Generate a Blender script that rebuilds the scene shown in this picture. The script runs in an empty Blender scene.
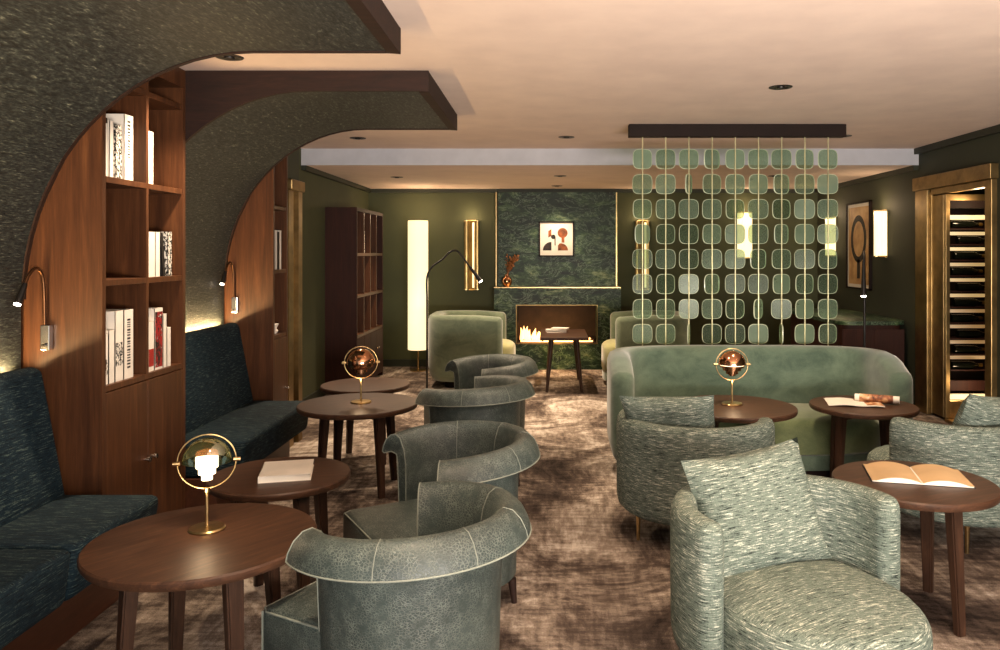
import bpy, bmesh, math, random
from mathutils import Vector, Matrix
PI = math.pi
R = math.radians
S = bpy.context.scene
COL = S.collection
random.seed(7)

# ------------------------------------------------------------------ camera, world, light, exposure
def PX(px, D):                      # room X of a picture column at depth D (measuring aid: horizon 253, vanishing column 548)
    return (px - 548) / 780 * D
cam_d = bpy.data.cameras.new('camera'); cam = bpy.data.objects.new('camera', cam_d); COL.objects.link(cam)
cam.location = (0, 0, 1.6); cam.rotation_euler = (PI / 2, 0, 0)
cam_d.sensor_width = 36; cam_d.lens = 28.08; cam_d.shift_x = -0.048; cam_d.shift_y = -0.072; cam_d.clip_start = 0.05
S.camera = cam
W = bpy.data.worlds.new('world'); S.world = W; W.use_nodes = True
bg = W.node_tree.nodes['Background']; bg.inputs[0].default_value = (0.86, 0.94, 1.0, 1); bg.inputs[1].default_value = 0.75
S.view_settings.view_transform = 'Standard'; S.view_settings.look = 'None'
S.view_settings.gamma = 1; S.view_settings.use_curve_mapping = False; S.view_settings.exposure = 0.35
WARM = (1.0, 0.70, 0.42)
WARM2 = (1.0, 0.76, 0.52)

def spot(loc, target, watts, angle=70, blend=0.7, color=WARM2, radius=0.05, name='downlight_beam'):
    l = bpy.data.lights.new(name, 'SPOT'); l.energy = watts; l.color = color
    l.spot_size = R(angle); l.spot_blend = blend; l.shadow_soft_size = radius
    o = bpy.data.objects.new(name, l); COL.objects.link(o); o.location = loc
    o.rotation_euler = (Vector(target) - Vector(loc)).to_track_quat('-Z', 'Y').to_euler(); return o
def point(loc, watts, color=WARM, radius=0.05, name='glow'):
    l = bpy.data.lights.new(name, 'POINT'); l.energy = watts; l.color = color; l.shadow_soft_size = radius
    o = bpy.data.objects.new(name, l); COL.objects.link(o); o.location = loc; return o
def area(loc, target, watts, sx, sy, color=WARM, name='strip_glow'):
    l = bpy.data.lights.new(name, 'AREA'); l.shape = 'RECTANGLE'; l.size = sx; l.size_y = sy; l.energy = watts; l.color = color
    o = bpy.data.objects.new(name, l); COL.objects.link(o); o.location = loc
    o.rotation_euler = (Vector(target) - Vector(loc)).to_track_quat('-Z', 'Y').to_euler(); return o

# added area light behind the camera, aimed up to brighten the ceiling
up = area((1.5, -0.9, 0.9), (1.3, 1.6, 2.67), 250, 3.0, 0.5, (1.0, 0.88, 0.77), 'added_ceiling_fill'); up.data.spread = R(125)

# ------------------------------------------------------------------ materials
def lin(c):
    c = [v / 255 for v in c]
    return tuple(v / 12.92 if v <= 0.04045 else ((v + 0.055) / 1.055) ** 2.4 for v in c) + (1,)
class NB:
    def __init__(s, name):
        s.m = bpy.data.materials.new(name); s.m.use_nodes = True
        s.t = s.m.node_tree; s.n = s.t.nodes; s.b = s.n['Principled BSDF']; s.out = s.n['Material Output']
    def add(s, t, **k):
        n = s.n.new(t)
        for a, v in k.items(): setattr(n, a, v)
        return n
    def link(s, a, b): s.t.links.new(a, b)
    def set(s, n, **k):
        for a, v in k.items(): n.inputs[a.replace('_', ' ')].default_value = v
    def coord(s, scale=(1, 1, 1), rot=(0, 0, 0), out='Object'):
        tc = s.add('ShaderNodeTexCoord'); mp = s.add('ShaderNodeMapping')
        mp.inputs['Scale'].default_value = scale; mp.inputs['Rotation'].default_value = rot
        s.link(tc.outputs[out], mp.inputs['Vector']); return mp.outputs[0]
    def noise(s, vec, scale=1, detail=4, rough=0.55, dist=0.0):
        n = s.add('ShaderNodeTexNoise'); s.set(n, Scale=scale, Detail=detail, Roughness=rough, Distortion=dist)
        s.link(vec, n.inputs['Vector']); return n.outputs[0]
    def ramp(s, fac, stops, interp='LINEAR'):
        n = s.add('ShaderNodeValToRGB'); e = n.color_ramp.elements; n.color_ramp.interpolation = interp
        while len(e) < len(stops): e.new(0.5)
        for q, (p, c) in zip(e, stops):
            q.position = p; q.color = lin(c) if len(c) == 3 and max(c) > 1 else tuple(c) + ((1,) if len(c) == 3 else ())
        s.link(fac, n.inputs[0]); return n.outputs[0]
    def mix(s, fac, a, b, mode='MIX'):
        n = s.add('ShaderNodeMix', data_type='RGBA', blend_type=mode)
        for i, v in ((0, fac), (6, a), (7, b)):
            if hasattr(v, 'links'): s.link(v, n.inputs[i])
            else: n.inputs[i].default_value = v
        return n.outputs[2]
    def math(s, op, a, b=0.0):
        n = s.add('ShaderNodeMath', operation=op)
        for i, v in ((0, a), (1, b)):
            if hasattr(v, 'links'): s.link(v, n.inputs[i])
            else: n.inputs[i].default_value = v
        return n.outputs[0]
    def bump(s, h, strength=0.3, dist=0.01):
        n = s.add('ShaderNodeBump'); s.set(n, Strength=strength, Distance=dist)
        s.link(h, n.inputs['Height']); s.link(n.outputs[0], s.b.inputs['Normal'])
    def base(s, c):
        if hasattr(c, 'links'): s.link(c, s.b.inputs['Base Color'])
        else: s.b.inputs['Base Color'].default_value = c
    def fin(s, rough=0.5, metal=0.0, spec=None, sheen=0):
        s.b.inputs['Roughness'].default_value = rough; s.b.inputs['Metallic'].default_value = metal
        if spec is not None: s.b.inputs['Specular IOR Level'].default_value = spec
        if sheen: s.b.inputs['Sheen Weight'].default_value = sheen
        return s.m
def plain(name, c, rough=0.5, metal=0.0, var=0.12, scale=6, spec=None):
    b = NB(name); v = b.noise(b.coord(), scale, 5)
    lo = tuple(int(x * (1 - var)) for x in c); hi = tuple(min(255, int(x * (1 + var))) for x in c)
    b.base(b.ramp(v, [(0.3, lo), (0.7, hi)])); return b.fin(rough, metal, spec)
def glow(name, c, strength, base=(240, 230, 210)):
    b = NB(name); b.base(lin(base)); b.b.inputs['Emission Color'].default_value = lin(c)
    b.b.inputs['Emission Strength'].default_value = strength; return b.fin(0.5)
def wood(name, dark, light, scale=(14, 14, 1.2), rough=0.38):
    b = NB(name); v = b.coord(scale)
    n = b.noise(v, 1.6, 8, 0.62, 0.6); f = b.noise(b.coord(tuple(x * 9 for x in scale)), 1.0, 3)
    mx = b.math('ADD', b.math('MULTIPLY', n, 0.75), b.math('MULTIPLY', f, 0.25))
    b.base(b.ramp(mx, [(0.32, dark), (0.55, tuple((a + c) // 2 for a, c in zip(dark, light))), (0.72, light)]))
    b.bump(mx, 0.08, 0.003); return b.fin(rough, 0, 0.3)
def streak(b, horiz, vert):                 # woven thread noise: rows run level on upright faces, along x on flat ones
    a = b.noise(b.coord(horiz), 1, 3, 0.6); c = b.noise(b.coord(vert), 1, 3, 0.6)
    tc = b.add('ShaderNodeTexCoord'); sp = b.add('ShaderNodeSeparateXYZ'); b.link(tc.outputs['Normal'], sp.inputs[0])
    nz = b.math('ABSOLUTE', sp.outputs[2]); nz = b.math('GREATER_THAN', nz, 0.72)
    m = b.add('ShaderNodeMix', data_type='FLOAT'); b.link(nz, m.inputs[0]); b.link(a, m.inputs[2]); b.link(c, m.inputs[3])
    return m.outputs[0]
def tweed(name, dark, mid, light, k=1.0):
    b = NB(name)
    s1 = streak(b, (20 * k, 20 * k, 260 * k), (20 * k, 250 * k, 90 * k))
    s2 = b.noise(b.coord((170 * k, 170 * k, 170 * k)), 1, 2)
    v = b.math('ADD', b.math('MULTIPLY', s1, 0.78), b.math('MULTIPLY', s2, 0.22))
    big = b.noise(b.coord((3, 3, 5)), 1, 3)
    v = b.math('ADD', v, b.math('MULTIPLY', b.math('SUBTRACT', big, 0.5), 0.10))
    b.base(b.ramp(v, [(0.36, dark), (0.47, mid), (0.55, mid), (0.66, light)]))
    b.bump(v, 0.5, 0.006); return b.fin(0.85, 0, 0.2)
M = {}
M['wood_table'] = wood('walnut_table', (46, 29, 20), (98, 67, 48), (3, 26, 26), 0.45)
M['wood_leg'] = wood('walnut_leg', (42, 28, 20), (82, 57, 42), (26, 26, 2.2), 0.38)
M['wood_panel'] = wood('walnut_panel', (54, 30, 17), (102, 64, 37), (16, 16, 0.9), 0.42)
M['wood_dark'] = wood('dark_mahogany', (28, 15, 10), (52, 29, 20), (2, 16, 16), 0.7)
M['wood_case'] = wood('dark_bookcase', (38, 17, 11), (68, 34, 22), (16, 16, 1.0), 0.65)
M['plinth'] = wood('plinth_wood', (58, 32, 20), (92, 54, 36), (14, 1.6, 14), 0.45)
M['plaster'] = plain('ceiling_plaster', (226, 204, 190), 0.9, 0, 0.03, 3)
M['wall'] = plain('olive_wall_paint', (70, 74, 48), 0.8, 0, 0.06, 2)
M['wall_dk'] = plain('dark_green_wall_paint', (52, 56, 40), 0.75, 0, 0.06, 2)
M['trim'] = plain('dark_green_trim', (38, 42, 28), 0.6)
M['brass'] = plain('brushed_brass', (192, 164, 116), 0.28, 1.0, 0.08, 30)
M['bronze'] = plain('bronze', (150, 126, 84), 0.38, 1.0, 0.14, 9)
M['hose'] = plain('dark_bronze_hose', (96, 66, 44), 0.35, 0.9)
M['pale_rod'] = plain('pale_brass_rod', (206, 200, 158), 0.3, 0.6)
M['copper'] = plain('rose_copper', (206, 150, 112), 0.14, 1.0, 0.05)
M['black'] = plain('black_metal', (26, 23, 21), 0.4, 0.3)
M['blackout'] = plain('black_wood', (28, 17, 13), 0.7, spec=0.2)
M['chrome'] = plain('chrome', (220, 214, 206), 0.15, 1.0, 0.03)
M['paper'] = plain('paper', (232, 226, 214), 0.8, 0, 0.03)
M['white_cover'] = plain('white_cover', (230, 222, 210), 0.6, 0, 0.04)
M['tan_cover'] = plain('tan_cover', (196, 164, 122), 0.6, 0, 0.05)
M['ink'] = plain('black_ink', (26, 22, 20), 0.6)
M['red_ink'] = plain('red_ink', (150, 36, 30), 0.6)
M['opal'] = glow('opal_glass_lit', (255, 226, 180), 2.4)
M['led'] = glow('led_warm', (255, 218, 150), 0.62)
M['led_mid'] = glow('led_fade_mid', (255, 206, 130), 0.36); M['led_low'] = glow('led_low', (255, 190, 112), 0.2)  # strips are alike; lower rows weakened to imitate their darker look
M['tip'] = glow('lamp_tip', (255, 240, 220), 9.0)
M['column'] = glow('paper_column_lit', (255, 226, 172), 1.05)
M['sconce'] = glow('ribbed_glass_lit', (255, 224, 165), 1.1)
M['sconce_dim'] = plain('smoked_ribbed_brass', (150, 126, 80), 0.3, 0.9)
M['flame'] = glow('flame', (255, 176, 100), 4.0)
M['smoke'] = None
b = NB('woven_vault_textile')               # blue green grasscloth, its glints painted in as pale threads
v = streak(b, (60, 18, 200), (60, 16, 60)); v2 = b.noise(b.coord((120, 40, 160)), 1, 2); big = b.noise(b.coord((1.6, 1.6, 1.6)), 1, 3)
vv = b.math('ADD', b.math('MULTIPLY', v, 0.6), b.math('MULTIPLY', v2, 0.4))
c1 = b.ramp(vv, [(0.38, (17, 21, 22)), (0.50, (34, 39, 40)), (0.60, (58, 63, 60)), (0.70, (120, 124, 112))])
b.base(c1); b.bump(vv, 0.6, 0.006); M['vault'] = b.fin(0.6, 0.0, 0.4)
M['banq'] = tweed('navy_teal_weave', (6, 13, 19), (18, 36, 46), (78, 94, 90), 0.85)
M['tweed'] = tweed('grey_green_tweed', (28, 36, 34), (102, 114, 105), (202, 206, 190), 1.1)
b = NB('crackled_leather')
vor = b.add('ShaderNodeTexVoronoi', feature='DISTANCE_TO_EDGE'); vor.inputs['Scale'].default_value = 1
dn = b.noise(b.coord((40, 40, 40)), 3, 3); va = b.add('ShaderNodeVectorMath', operation='MULTIPLY_ADD')
b.link(b.coord((95, 95, 135)), va.inputs[0]); va.inputs[1].default_value = (1, 1, 1); b.link(dn, va.inputs[2]); b.link(va.outputs[0], vor.inputs['Vector'])
mask = b.noise(b.coord((22, 22, 22)), 1, 4)
e = b.math('MULTIPLY', b.math('SUBTRACT', 1.0, b.math('SMOOTH_MIN', b.math('MULTIPLY', vor.outputs[0], 7.0), 1.0)), b.math('SUBTRACT', b.math('MULTIPLY', mask, 2.0), 0.58))
cb = b.ramp(b.noise(b.coord((5, 5, 5)), 1, 5), [(0.3, (42, 52, 51)), (0.7, (68, 79, 76))])
b.base(b.mix(e, cb, lin((122, 130, 122)))); b.bump(e, 0.4, 0.004); M['leather'] = b.fin(0.42, 0, 0.5)
M['piping'] = plain('pale_piping', (128, 134, 124), 0.6)
def velvet(name, dark, light):
    b = NB(name); n = b.noise(b.coord((4, 4, 6)), 1, 6, 0.65, 0.5); f = b.noise(b.coord((160, 160, 160)), 1, 2)
    v = b.math('ADD', b.math('MULTIPLY', n, 0.8), b.math('MULTIPLY', f, 0.2))
    b.base(b.ramp(v, [(0.36, dark), (0.64, light)])); b.bump(v, 0.15, 0.004); return b.fin(0.8, 0, 0.2, 0.6)
M['velvet'] = velvet('sea_green_velvet', (66, 85, 73), (100, 119, 102))
M['velvet_seat'] = velvet('olive_green_velvet', (88, 102, 70), (122, 134, 94))
M['velvet2'] = velvet('moss_green_velvet', (90, 104, 84), (124, 136, 110))
M['cushion2'] = velvet('lime_velvet', (164, 162, 108), (196, 192, 138))
b = NB('green_marble')
n1 = b.noise(b.coord((2.6, 2.6, 6.0), (0, R(32), 0)), 1, 12, 0.78, 0.3); n2 = b.noise(b.coord((2.6, 2.6, 5), (0, R(-24), 0)), 1, 9, 0.7, 1.8)
rid = b.math('ABSOLUTE', b.math('SUBTRACT', n2, 0.5))
base = b.ramp(n1, [(0.38, (6, 15, 9)), (0.50, (24, 46, 28)), (0.58, (62, 84, 54)), (0.67, (150, 162, 122))])
b.base(b.mix(b.math('MULTIPLY', b.math('LESS_THAN', rid, 0.012), 0.35), base, lin((150, 172, 146)))); M['marble'] = b.fin(0.42, 0, 0.3)
b = NB('distressed_carpet')
n1 = b.noise(b.coord((1.3, 1.0, 1)), 1, 10, 0.7, 1.0); n2 = b.noise(b.coord((26, 5, 1), (0, 0, 0.15)), 1, 4, 0.6); n4 = b.noise(b.coord((7, 30, 1), (0, 0, 0.1)), 1, 4, 0.6); n3 = b.noise(b.coord((200, 200, 1)), 1, 2)
v = b.math('ADD', b.math('ADD', b.math('MULTIPLY', n1, 0.62), b.math('MULTIPLY', b.math('ADD', n2, n4), 0.13)), b.math('MULTIPLY', n3, 0.12))
b.base(b.ramp(v, [(0.40, (42, 35, 32)), (0.47, (84, 72, 65)), (0.53, (144, 130, 118)), (0.59, (208, 197, 186))]))
b.bump(v, 0.5, 0.02); M['carpet'] = b.fin(0.95, 0, 0.1)
def tint_glass(name, tint, refl):
    b = NB(name); tr = b.add('ShaderNodeBsdfTransparent'); tr.inputs[0].default_value = lin(tint)
    gl = b.add('ShaderNodeBsdfGlossy'); gl.inputs['Roughness'].default_value = 0.06; gl.inputs[0].default_value = (0.8, 0.95, 0.85, 1)
    df = b.add('ShaderNodeBsdfTranslucent'); df.inputs[0].default_value = lin((150, 185, 150))
    m1 = b.add('ShaderNodeMixShader'); m1.inputs[0].default_value = refl; b.link(tr.outputs[0], m1.inputs[1]); b.link(gl.outputs[0], m1.inputs[2])
    m2 = b.add('ShaderNodeMixShader'); m2.inputs[0].default_value = 0.10; b.link(m1.outputs[0], m2.inputs[1]); b.link(df.outputs[0], m2.inputs[2])
    b.link(m2.outputs[0], b.out.inputs['Surface']); return b.m
b = NB('green_disc_glass'); tr = b.add('ShaderNodeBsdfTransparent'); tr.inputs[0].default_value = lin((212, 226, 208))
b.base(b.ramp(b.noise(b.coord((9, 9, 9)), 1, 4), [(0.3, (140, 168, 146)), (0.7, (176, 200, 178))])); b.b.inputs['Roughness'].default_value = 0.2; b.b.inputs['Transmission Weight'].default_value = 0.0
df = b.add('ShaderNodeBsdfTranslucent'); df.inputs[0].default_value = lin((170, 186, 160))
m1 = b.add('ShaderNodeMixShader'); m1.inputs[0].default_value = 0.45; b.link(b.b.outputs[0], m1.inputs[1]); b.link(df.outputs[0], m1.inputs[2])
m2 = b.add('ShaderNodeMixShader'); oi = b.add('ShaderNodeObjectInfo'); b.link(b.math('ADD', b.math('MULTIPLY', b.math('POWER', oi.outputs['Random'], 1.6), 0.42), 0.10), m2.inputs[0]); b.link(tr.outputs[0], m2.inputs[1]); b.link(m1.outputs[0], m2.inputs[2])
b.link(m2.outputs[0], b.out.inputs['Surface']); M['disc'] = b.m
M['disc_rim'] = plain('ground_glass_rim', (196, 208, 180), 0.15)
M['smoke'] = tint_glass('smoked_amber_glass', (190, 150, 110), 0.35)
M['clear'] = tint_glass('clear_pane', (244, 246, 240), 0.05)
b = NB('printed_spine'); n = b.noise(b.coord((80, 80, 60)), 1, 3)
b.base(b.ramp(n, [(0.47, (24, 22, 20)), (0.5, (220, 214, 204))], 'CONSTANT')); M['printed'] = b.fin(0.6)
b = NB('red_black_print'); n = b.noise(b.coord((26, 26, 18)), 1, 4, 0.6, 1.0)
b.base(b.ramp(n, [(0.40, (20, 16, 16)), (0.46, (150, 28, 30)), (0.56, (26, 18, 18)), (0.62, (224, 214, 206))], 'CONSTANT')); M['redprint'] = b.fin(0.5)
b = NB('photo_print'); n = b.noise(b.coord((16, 16, 16)), 1, 4, 0.6, 0.5)
b.base(b.ramp(n, [(0.36, (60, 34, 24)), (0.48, (150, 88, 52)), (0.60, (216, 168, 118)), (0.72, (236, 226, 212))])); M['photo'] = b.fin(0.45)
b = NB('aged_print'); n = b.noise(b.coord((6, 6, 6)), 1, 5)
b.base(b.ramp(n, [(0.3, (168, 124, 78)), (0.55, (206, 166, 112)), (0.75, (222, 192, 142))])); M['aged'] = b.fin(0.6)
M['bottle'] = plain('dark_bottle_glass', (18, 20, 14), 0.12, 0, 0.1)
M['foil'] = plain('gold_foil', (170, 130, 60), 0.3, 0.8)
M['leaf'] = plain('dried_orange_leaf', (140, 88, 46), 0.7, 0, 0.25, 20)
M['log'] = plain('charred_log', (44, 30, 24), 0.9, 0, 0.3, 20)
M['firestone'] = plain('firebox_stone', (48, 34, 24), 0.8, 0, 0.25, 8)

# ------------------------------------------------------------------ mesh helpers
def obj(name, bm, mat, parent=None, loc=(0, 0, 0), rot=(0, 0, 0), smooth=False, kind=None):
    bmesh.ops.recalc_face_normals(bm, faces=bm.faces[:])
    me = bpy.data.meshes.new(name); bm.to_mesh(me); bm.free()
    for m in (mat if isinstance(mat, (list, tuple)) else [mat]): me.materials.append(m)
    if smooth:
        for p in me.polygons: p.use_smooth = True
        me.set_sharp_from_angle(angle=R(smooth if smooth is not True else 50))
    o = bpy.data.objects.new(name, me); COL.objects.link(o); o.location = loc; o.rotation_euler = rot
    if parent: o.parent = parent
    if kind: o['kind'] = kind
    return o
def thing(name, label, cat, loc=(0, 0, 0), rotz=0, group=None):
    o = bpy.data.objects.new(name, None); COL.objects.link(o); o.empty_display_size = 0.1
    o.location = loc; o.rotation_euler = (0, 0, rotz); o['label'] = label; o['category'] = cat
    if group: o['group'] = group
    return o
def tag(o, label, cat, group=None):
    o['label'] = label; o['category'] = cat
    if group: o['group'] = group
    return o
def dup(root, loc, rotz, label, group=None, new=None):
    r = root.copy(); COL.objects.link(r); r.location = loc; r.rotation_euler = (0, 0, rotz); r['label'] = label
    if group: r['group'] = group
    for ch in list(root.children):
        if ch.type == 'LIGHT' and False: continue
        c = ch.copy(); COL.objects.link(c); c.parent = r
        for g in list(ch.children):
            d = g.copy(); COL.objects.link(d); d.parent = c
    return r
def add_box(bm, x0, x1, y0, y1, z0, z1, mi=0, bev=0, seg=2):
    vs = [bm.verts.new((x, y, z)) for z in (z0, z1) for y in (y0, y1) for x in (x0, x1)]
    fs = [bm.faces.new([vs[i] for i in f]) for f in ((0, 2, 3, 1), (4, 5, 7, 6), (0, 1, 5, 4), (2, 6, 7, 3), (0, 4, 6, 2), (1, 3, 7, 5))]
    for f in fs: f.material_index = mi
    if bev:
        ed = list({e for f in fs for e in f.edges})
        bmesh.ops.bevel(bm, geom=ed, offset=bev, segments=seg, profile=0.5, affect='EDGES')
    return vs
def box(name, d, mat, parent=None, bev=0.0, seg=2, kind=None, smooth=False):
    bm = bmesh.new(); add_box(bm, *d, bev=bev, seg=seg); return obj(name, bm, mat, parent, kind=kind, smooth=smooth)
def boxes(name, ds, mat, parent=None, bev=0.0, kind=None):
    bm = bmesh.new()
    for d in ds: add_box(bm, *d, bev=bev)
    return obj(name, bm, mat, parent, kind=kind)
def add_lathe(bm, prof, seg=32, mi=0, axis=None, a0=0.0, a1=2 * PI):
    full = abs(a1 - a0 - 2 * PI) < 1e-6; n = seg if full else seg + 1
    mtx = axis or Matrix.Identity(4); rings = []
    for r, z in prof:
        if r < 1e-6: rings.append([bm.verts.new(mtx @ Vector((0, 0, z)))])
        else: rings.append([bm.verts.new(mtx @ Vector((r * math.cos(a0 + (a1 - a0) * i / seg), r * math.sin(a0 + (a1 - a0) * i / seg), z))) for i in range(n)])
    for A, B in zip(rings, rings[1:]):
        for i in range(seg):
            j = (i + 1) % n
            q = [A[0]] if len(A) == 1 else [A[i], A[j]]
            q2 = [B[0]] if len(B) == 1 else [B[j], B[i]]
            if len(q) + len(q2) < 3: continue
            f = bm.faces.new(q + q2); f.material_index = mi
def lathe(name, prof, mat, parent=None, seg=32, loc=(0, 0, 0), rot=(0, 0, 0), smooth=40):
    bm = bmesh.new(); add_lathe(bm, prof, seg); return obj(name, bm, mat, parent, loc, rot, smooth)
def add_tube(bm, pts, r, seg=8, closed=False, mi=0):
    P = [Vector(p) for p in pts]; n = len(P); rr = r if callable(r) else (lambda t: r)
    up = None; rings = []
    for i in range(n):
        a = P[(i - 1) % n] if (closed or i) else P[0]; c = P[(i + 1) % n] if (closed or i < n - 1) else P[-1]
        t = (c - a)
        t = t.normalized() if t.length > 1e-9 else Vector((0, 0, 1))
        if up is None: up = t.orthogonal().normalized()
        up = up - t * up.dot(t); up = up.normalized() if up.length > 1e-6 else t.orthogonal().normalized()
        s = t.cross(up); q = rr(i / max(1, n - 1))
        rings.append([bm.verts.new(P[i] + (up * math.cos(2 * PI * k / seg) + s * math.sin(2 * PI * k / seg)) * q) for k in range(seg)])
    m = n if closed else n - 1
    for i in range(m):
        A, B = rings[i], rings[(i + 1) % n]
        for k in range(seg):
            f = bm.faces.new((A[k], A[(k + 1) % seg], B[(k + 1) % seg], B[k])); f.material_index = mi
    if not closed:
        bm.faces.new(rings[0][::-1]).material_index = mi; bm.faces.new(rings[-1]).material_index = mi
def tube(name, pts, r, mat, parent=None, seg=8, closed=False, loc=(0, 0, 0), rot=(0, 0, 0)):
    bm = bmesh.new(); add_tube(bm, pts, r, seg, closed); return obj(name, bm, mat, parent, loc, rot, True)
def spline(ctrl, n=10):             # Catmull-Rom through control points
    C = [Vector(c) for c in ctrl]; C = [C[0] * 2 - C[1]] + C + [C[-1] * 2 - C[-2]]; out = []
    for i in range(1, len(C) - 2):
        p0, p1, p2, p3 = C[i - 1:i + 3]
        for k in range(n):
            t = k / n; out.append(0.5 * ((2 * p1) + (p2 - p0) * t + (2 * p0 - 5 * p1 + 4 * p2 - p3) * t * t + (3 * p1 - p0 - 3 * p2 + p3) * t ** 3))
    out.append(C[-2]); return out
def add_prism(bm, pts, z0, z1, mi=0, bev=0, seg=2):
    A = [bm.verts.new((x, y, z0)) for x, y in pts]; B = [bm.verts.new((x, y, z1)) for x, y in pts]; n = len(pts)
    fs = [bm.faces.new(A[::-1]), bm.faces.new(B)]
    for i in range(n): fs.append(bm.faces.new((A[i], A[(i + 1) % n], B[(i + 1) % n], B[i])))
    for f in fs: f.material_index = mi
    if bev:
        ed = [e for e in set(fs[0].edges) | set(fs[1].edges)]
        bmesh.ops.bevel(bm, geom=ed, offset=bev, segments=seg, profile=0.5, affect='EDGES')
def sweep(path, sec, round_end=0.0, nr=5):
    """carry a closed section [(outward offset, z)] along a plan path; sec(t) gives the section. returns bm, rings(as coords)"""
    P = [Vector((x, y)) for x, y in path]; n = len(P); L = [0]
    for a, c in zip(P, P[1:]): L.append(L[-1] + (c - a).length)
    rings = []
    def ring(p, nrm, s): return [Vector((p.x + nrm.x * o, p.y + nrm.y * o, z)) for o, z in s]
    for i in range(n):
        t = (P[min(i + 1, n - 1)] - P[max(i - 1, 0)]).normalized(); nrm = Vector((t.y, -t.x)); s = sec(L[i] / L[-1])
        if round_end and i in (0, n - 1):
            ext = []
            co = sum(o for o, z in s) / len(s); cz = sum(z for o, z in s) / len(s); top = max(z for o, z in s)
            mo = (max(o for o, z in s) + min(o for o, z in s)) / 2
            for k in range(1, nr + 1):
                a = k / nr * PI / 2; ca = max(math.cos(a), 0.12); d = round_end * math.sin(a)
                s2 = [(mo + (o - mo) * ca, cz + (z - cz) * (1 - round_end * (1 - ca) / max(0.05, top - cz) * 0.9)) for o, z in s]
                ext.append(ring(P[i] + t * (d if i else -d), nrm, s2))
            if i == 0: rings += ext[::-1] + [ring(P[i], nrm, s)]
            else: rings += [ring(P[i], nrm, s)] + ext
        else: rings.append(ring(P[i], nrm, s))
    bm = bmesh.new(); V = [[bm.verts.new(p) for p in r] for r in rings]; m = len(V[0])
    for A, B in zip(V, V[1:]):
        for k in range(m): bm.faces.new((A[k], A[(k + 1) % m], B[(k + 1) % m], B[k]))
    bm.faces.new(V[0][::-1]); bm.faces.new(V[-1]); return bm, rings
def arc_path(r, half_open, n=44):   # plan circle open towards +y
    a0 = PI / 2 + half_open; a1 = PI / 2 + 2 * PI - half_open
    return [(r * math.cos(a0 + (a1 - a0) * i / n), r * math.sin(a0 + (a1 - a0) * i / n)) for i in range(n + 1)]
def pillow_bm(w, h, t, n=18, seed=1):
    rnd = random.Random(seed); ph = [rnd.uniform(0, 6) for _ in range(4)]; bm = bmesh.new(); G = {}
    for side in (1, -1):
        for i in range(n + 1):
            for j in range(n + 1):
                u = 2 * i / n - 1; v = 2 * j / n - 1
                pinch = 1 - 0.07 * (1 - abs(v) ** 2) * abs(u) ** 3; pinch2 = 1 - 0.07 * (1 - abs(u) ** 2) * abs(v) ** 3
                th = t / 2 * (max(0, 1 - abs(u) ** 2.6) * max(0, 1 - abs(v) ** 2.6)) ** 0.48
                th *= 1 + 0.05 * math.sin(4 * u + ph[0]) * math.sin(3.4 * v + ph[1])
                edge = i in (0, n) or j in (0, n); key = (i, j, 0 if edge else side)
                if key not in G: G[key] = bm.verts.new((w / 2 * u * pinch, side * th if not edge else 0, h / 2 * v * pinch2))
        for i in range(n):
            for j in range(n):
                q = []
                for a, c in ((i, j), (i + 1, j), (i + 1, j + 1), (i, j + 1)):
                    e = a in (0, n) or c in (0, n); q.append(G[(a, c, 0 if e else side)])
                bm.faces.new(q)
    return bm
def ellipse(rx, ry, n=40, p=2.0, cx=0, cy=0):
    o = []
    for i in range(n):
        a = 2 * PI * i / n; c, s = math.cos(a), math.sin(a)
        o.append((cx + rx * math.copysign(abs(c) ** (2 / p), c), cy + ry * math.copysign(abs(s) ** (2 / p), s)))
    return o
def domed(name, outline, z0, z1, dome, rnd, mat, parent, cy=0.0, cx=0.0):   # cushion: outline, rounded top edge, crowned top
    bm = bmesh.new(); prof = [(0.97, z0), (1.0, z0 + 0.02), (1.0, z1 - rnd)]
    for k in range(1, 6):
        a = k / 5 * PI / 2; prof.append((1 - rnd / 0.36 * (1 - math.cos(a)), z1 - rnd + rnd * math.sin(a)))
    s0 = prof[-1][0]
    for k in range(1, 6):
        q = 1 - k / 5; prof.append((s0 * q if q else 0, z1 + dome * (1 - q * q)))
    rings = []
    for s, z in prof:
        if s == 0: rings.append([bm.verts.new((cx, cy, z))])
        else: rings.append([bm.verts.new((cx + (x - cx) * s, cy + (y - cy) * s, z)) for x, y in outline])
    n = len(outline)
    for A, B in zip(rings, rings[1:]):
        for i in range(n):
            j = (i + 1) % n
            if len(B) == 1: bm.faces.new((A[i], A[j], B[0]))
            else: bm.faces.new((A[i], A[j], B[j], B[i]))
    bm.faces.new(rings[0][::-1]); return obj(name, bm, mat, parent, smooth=60)

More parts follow.
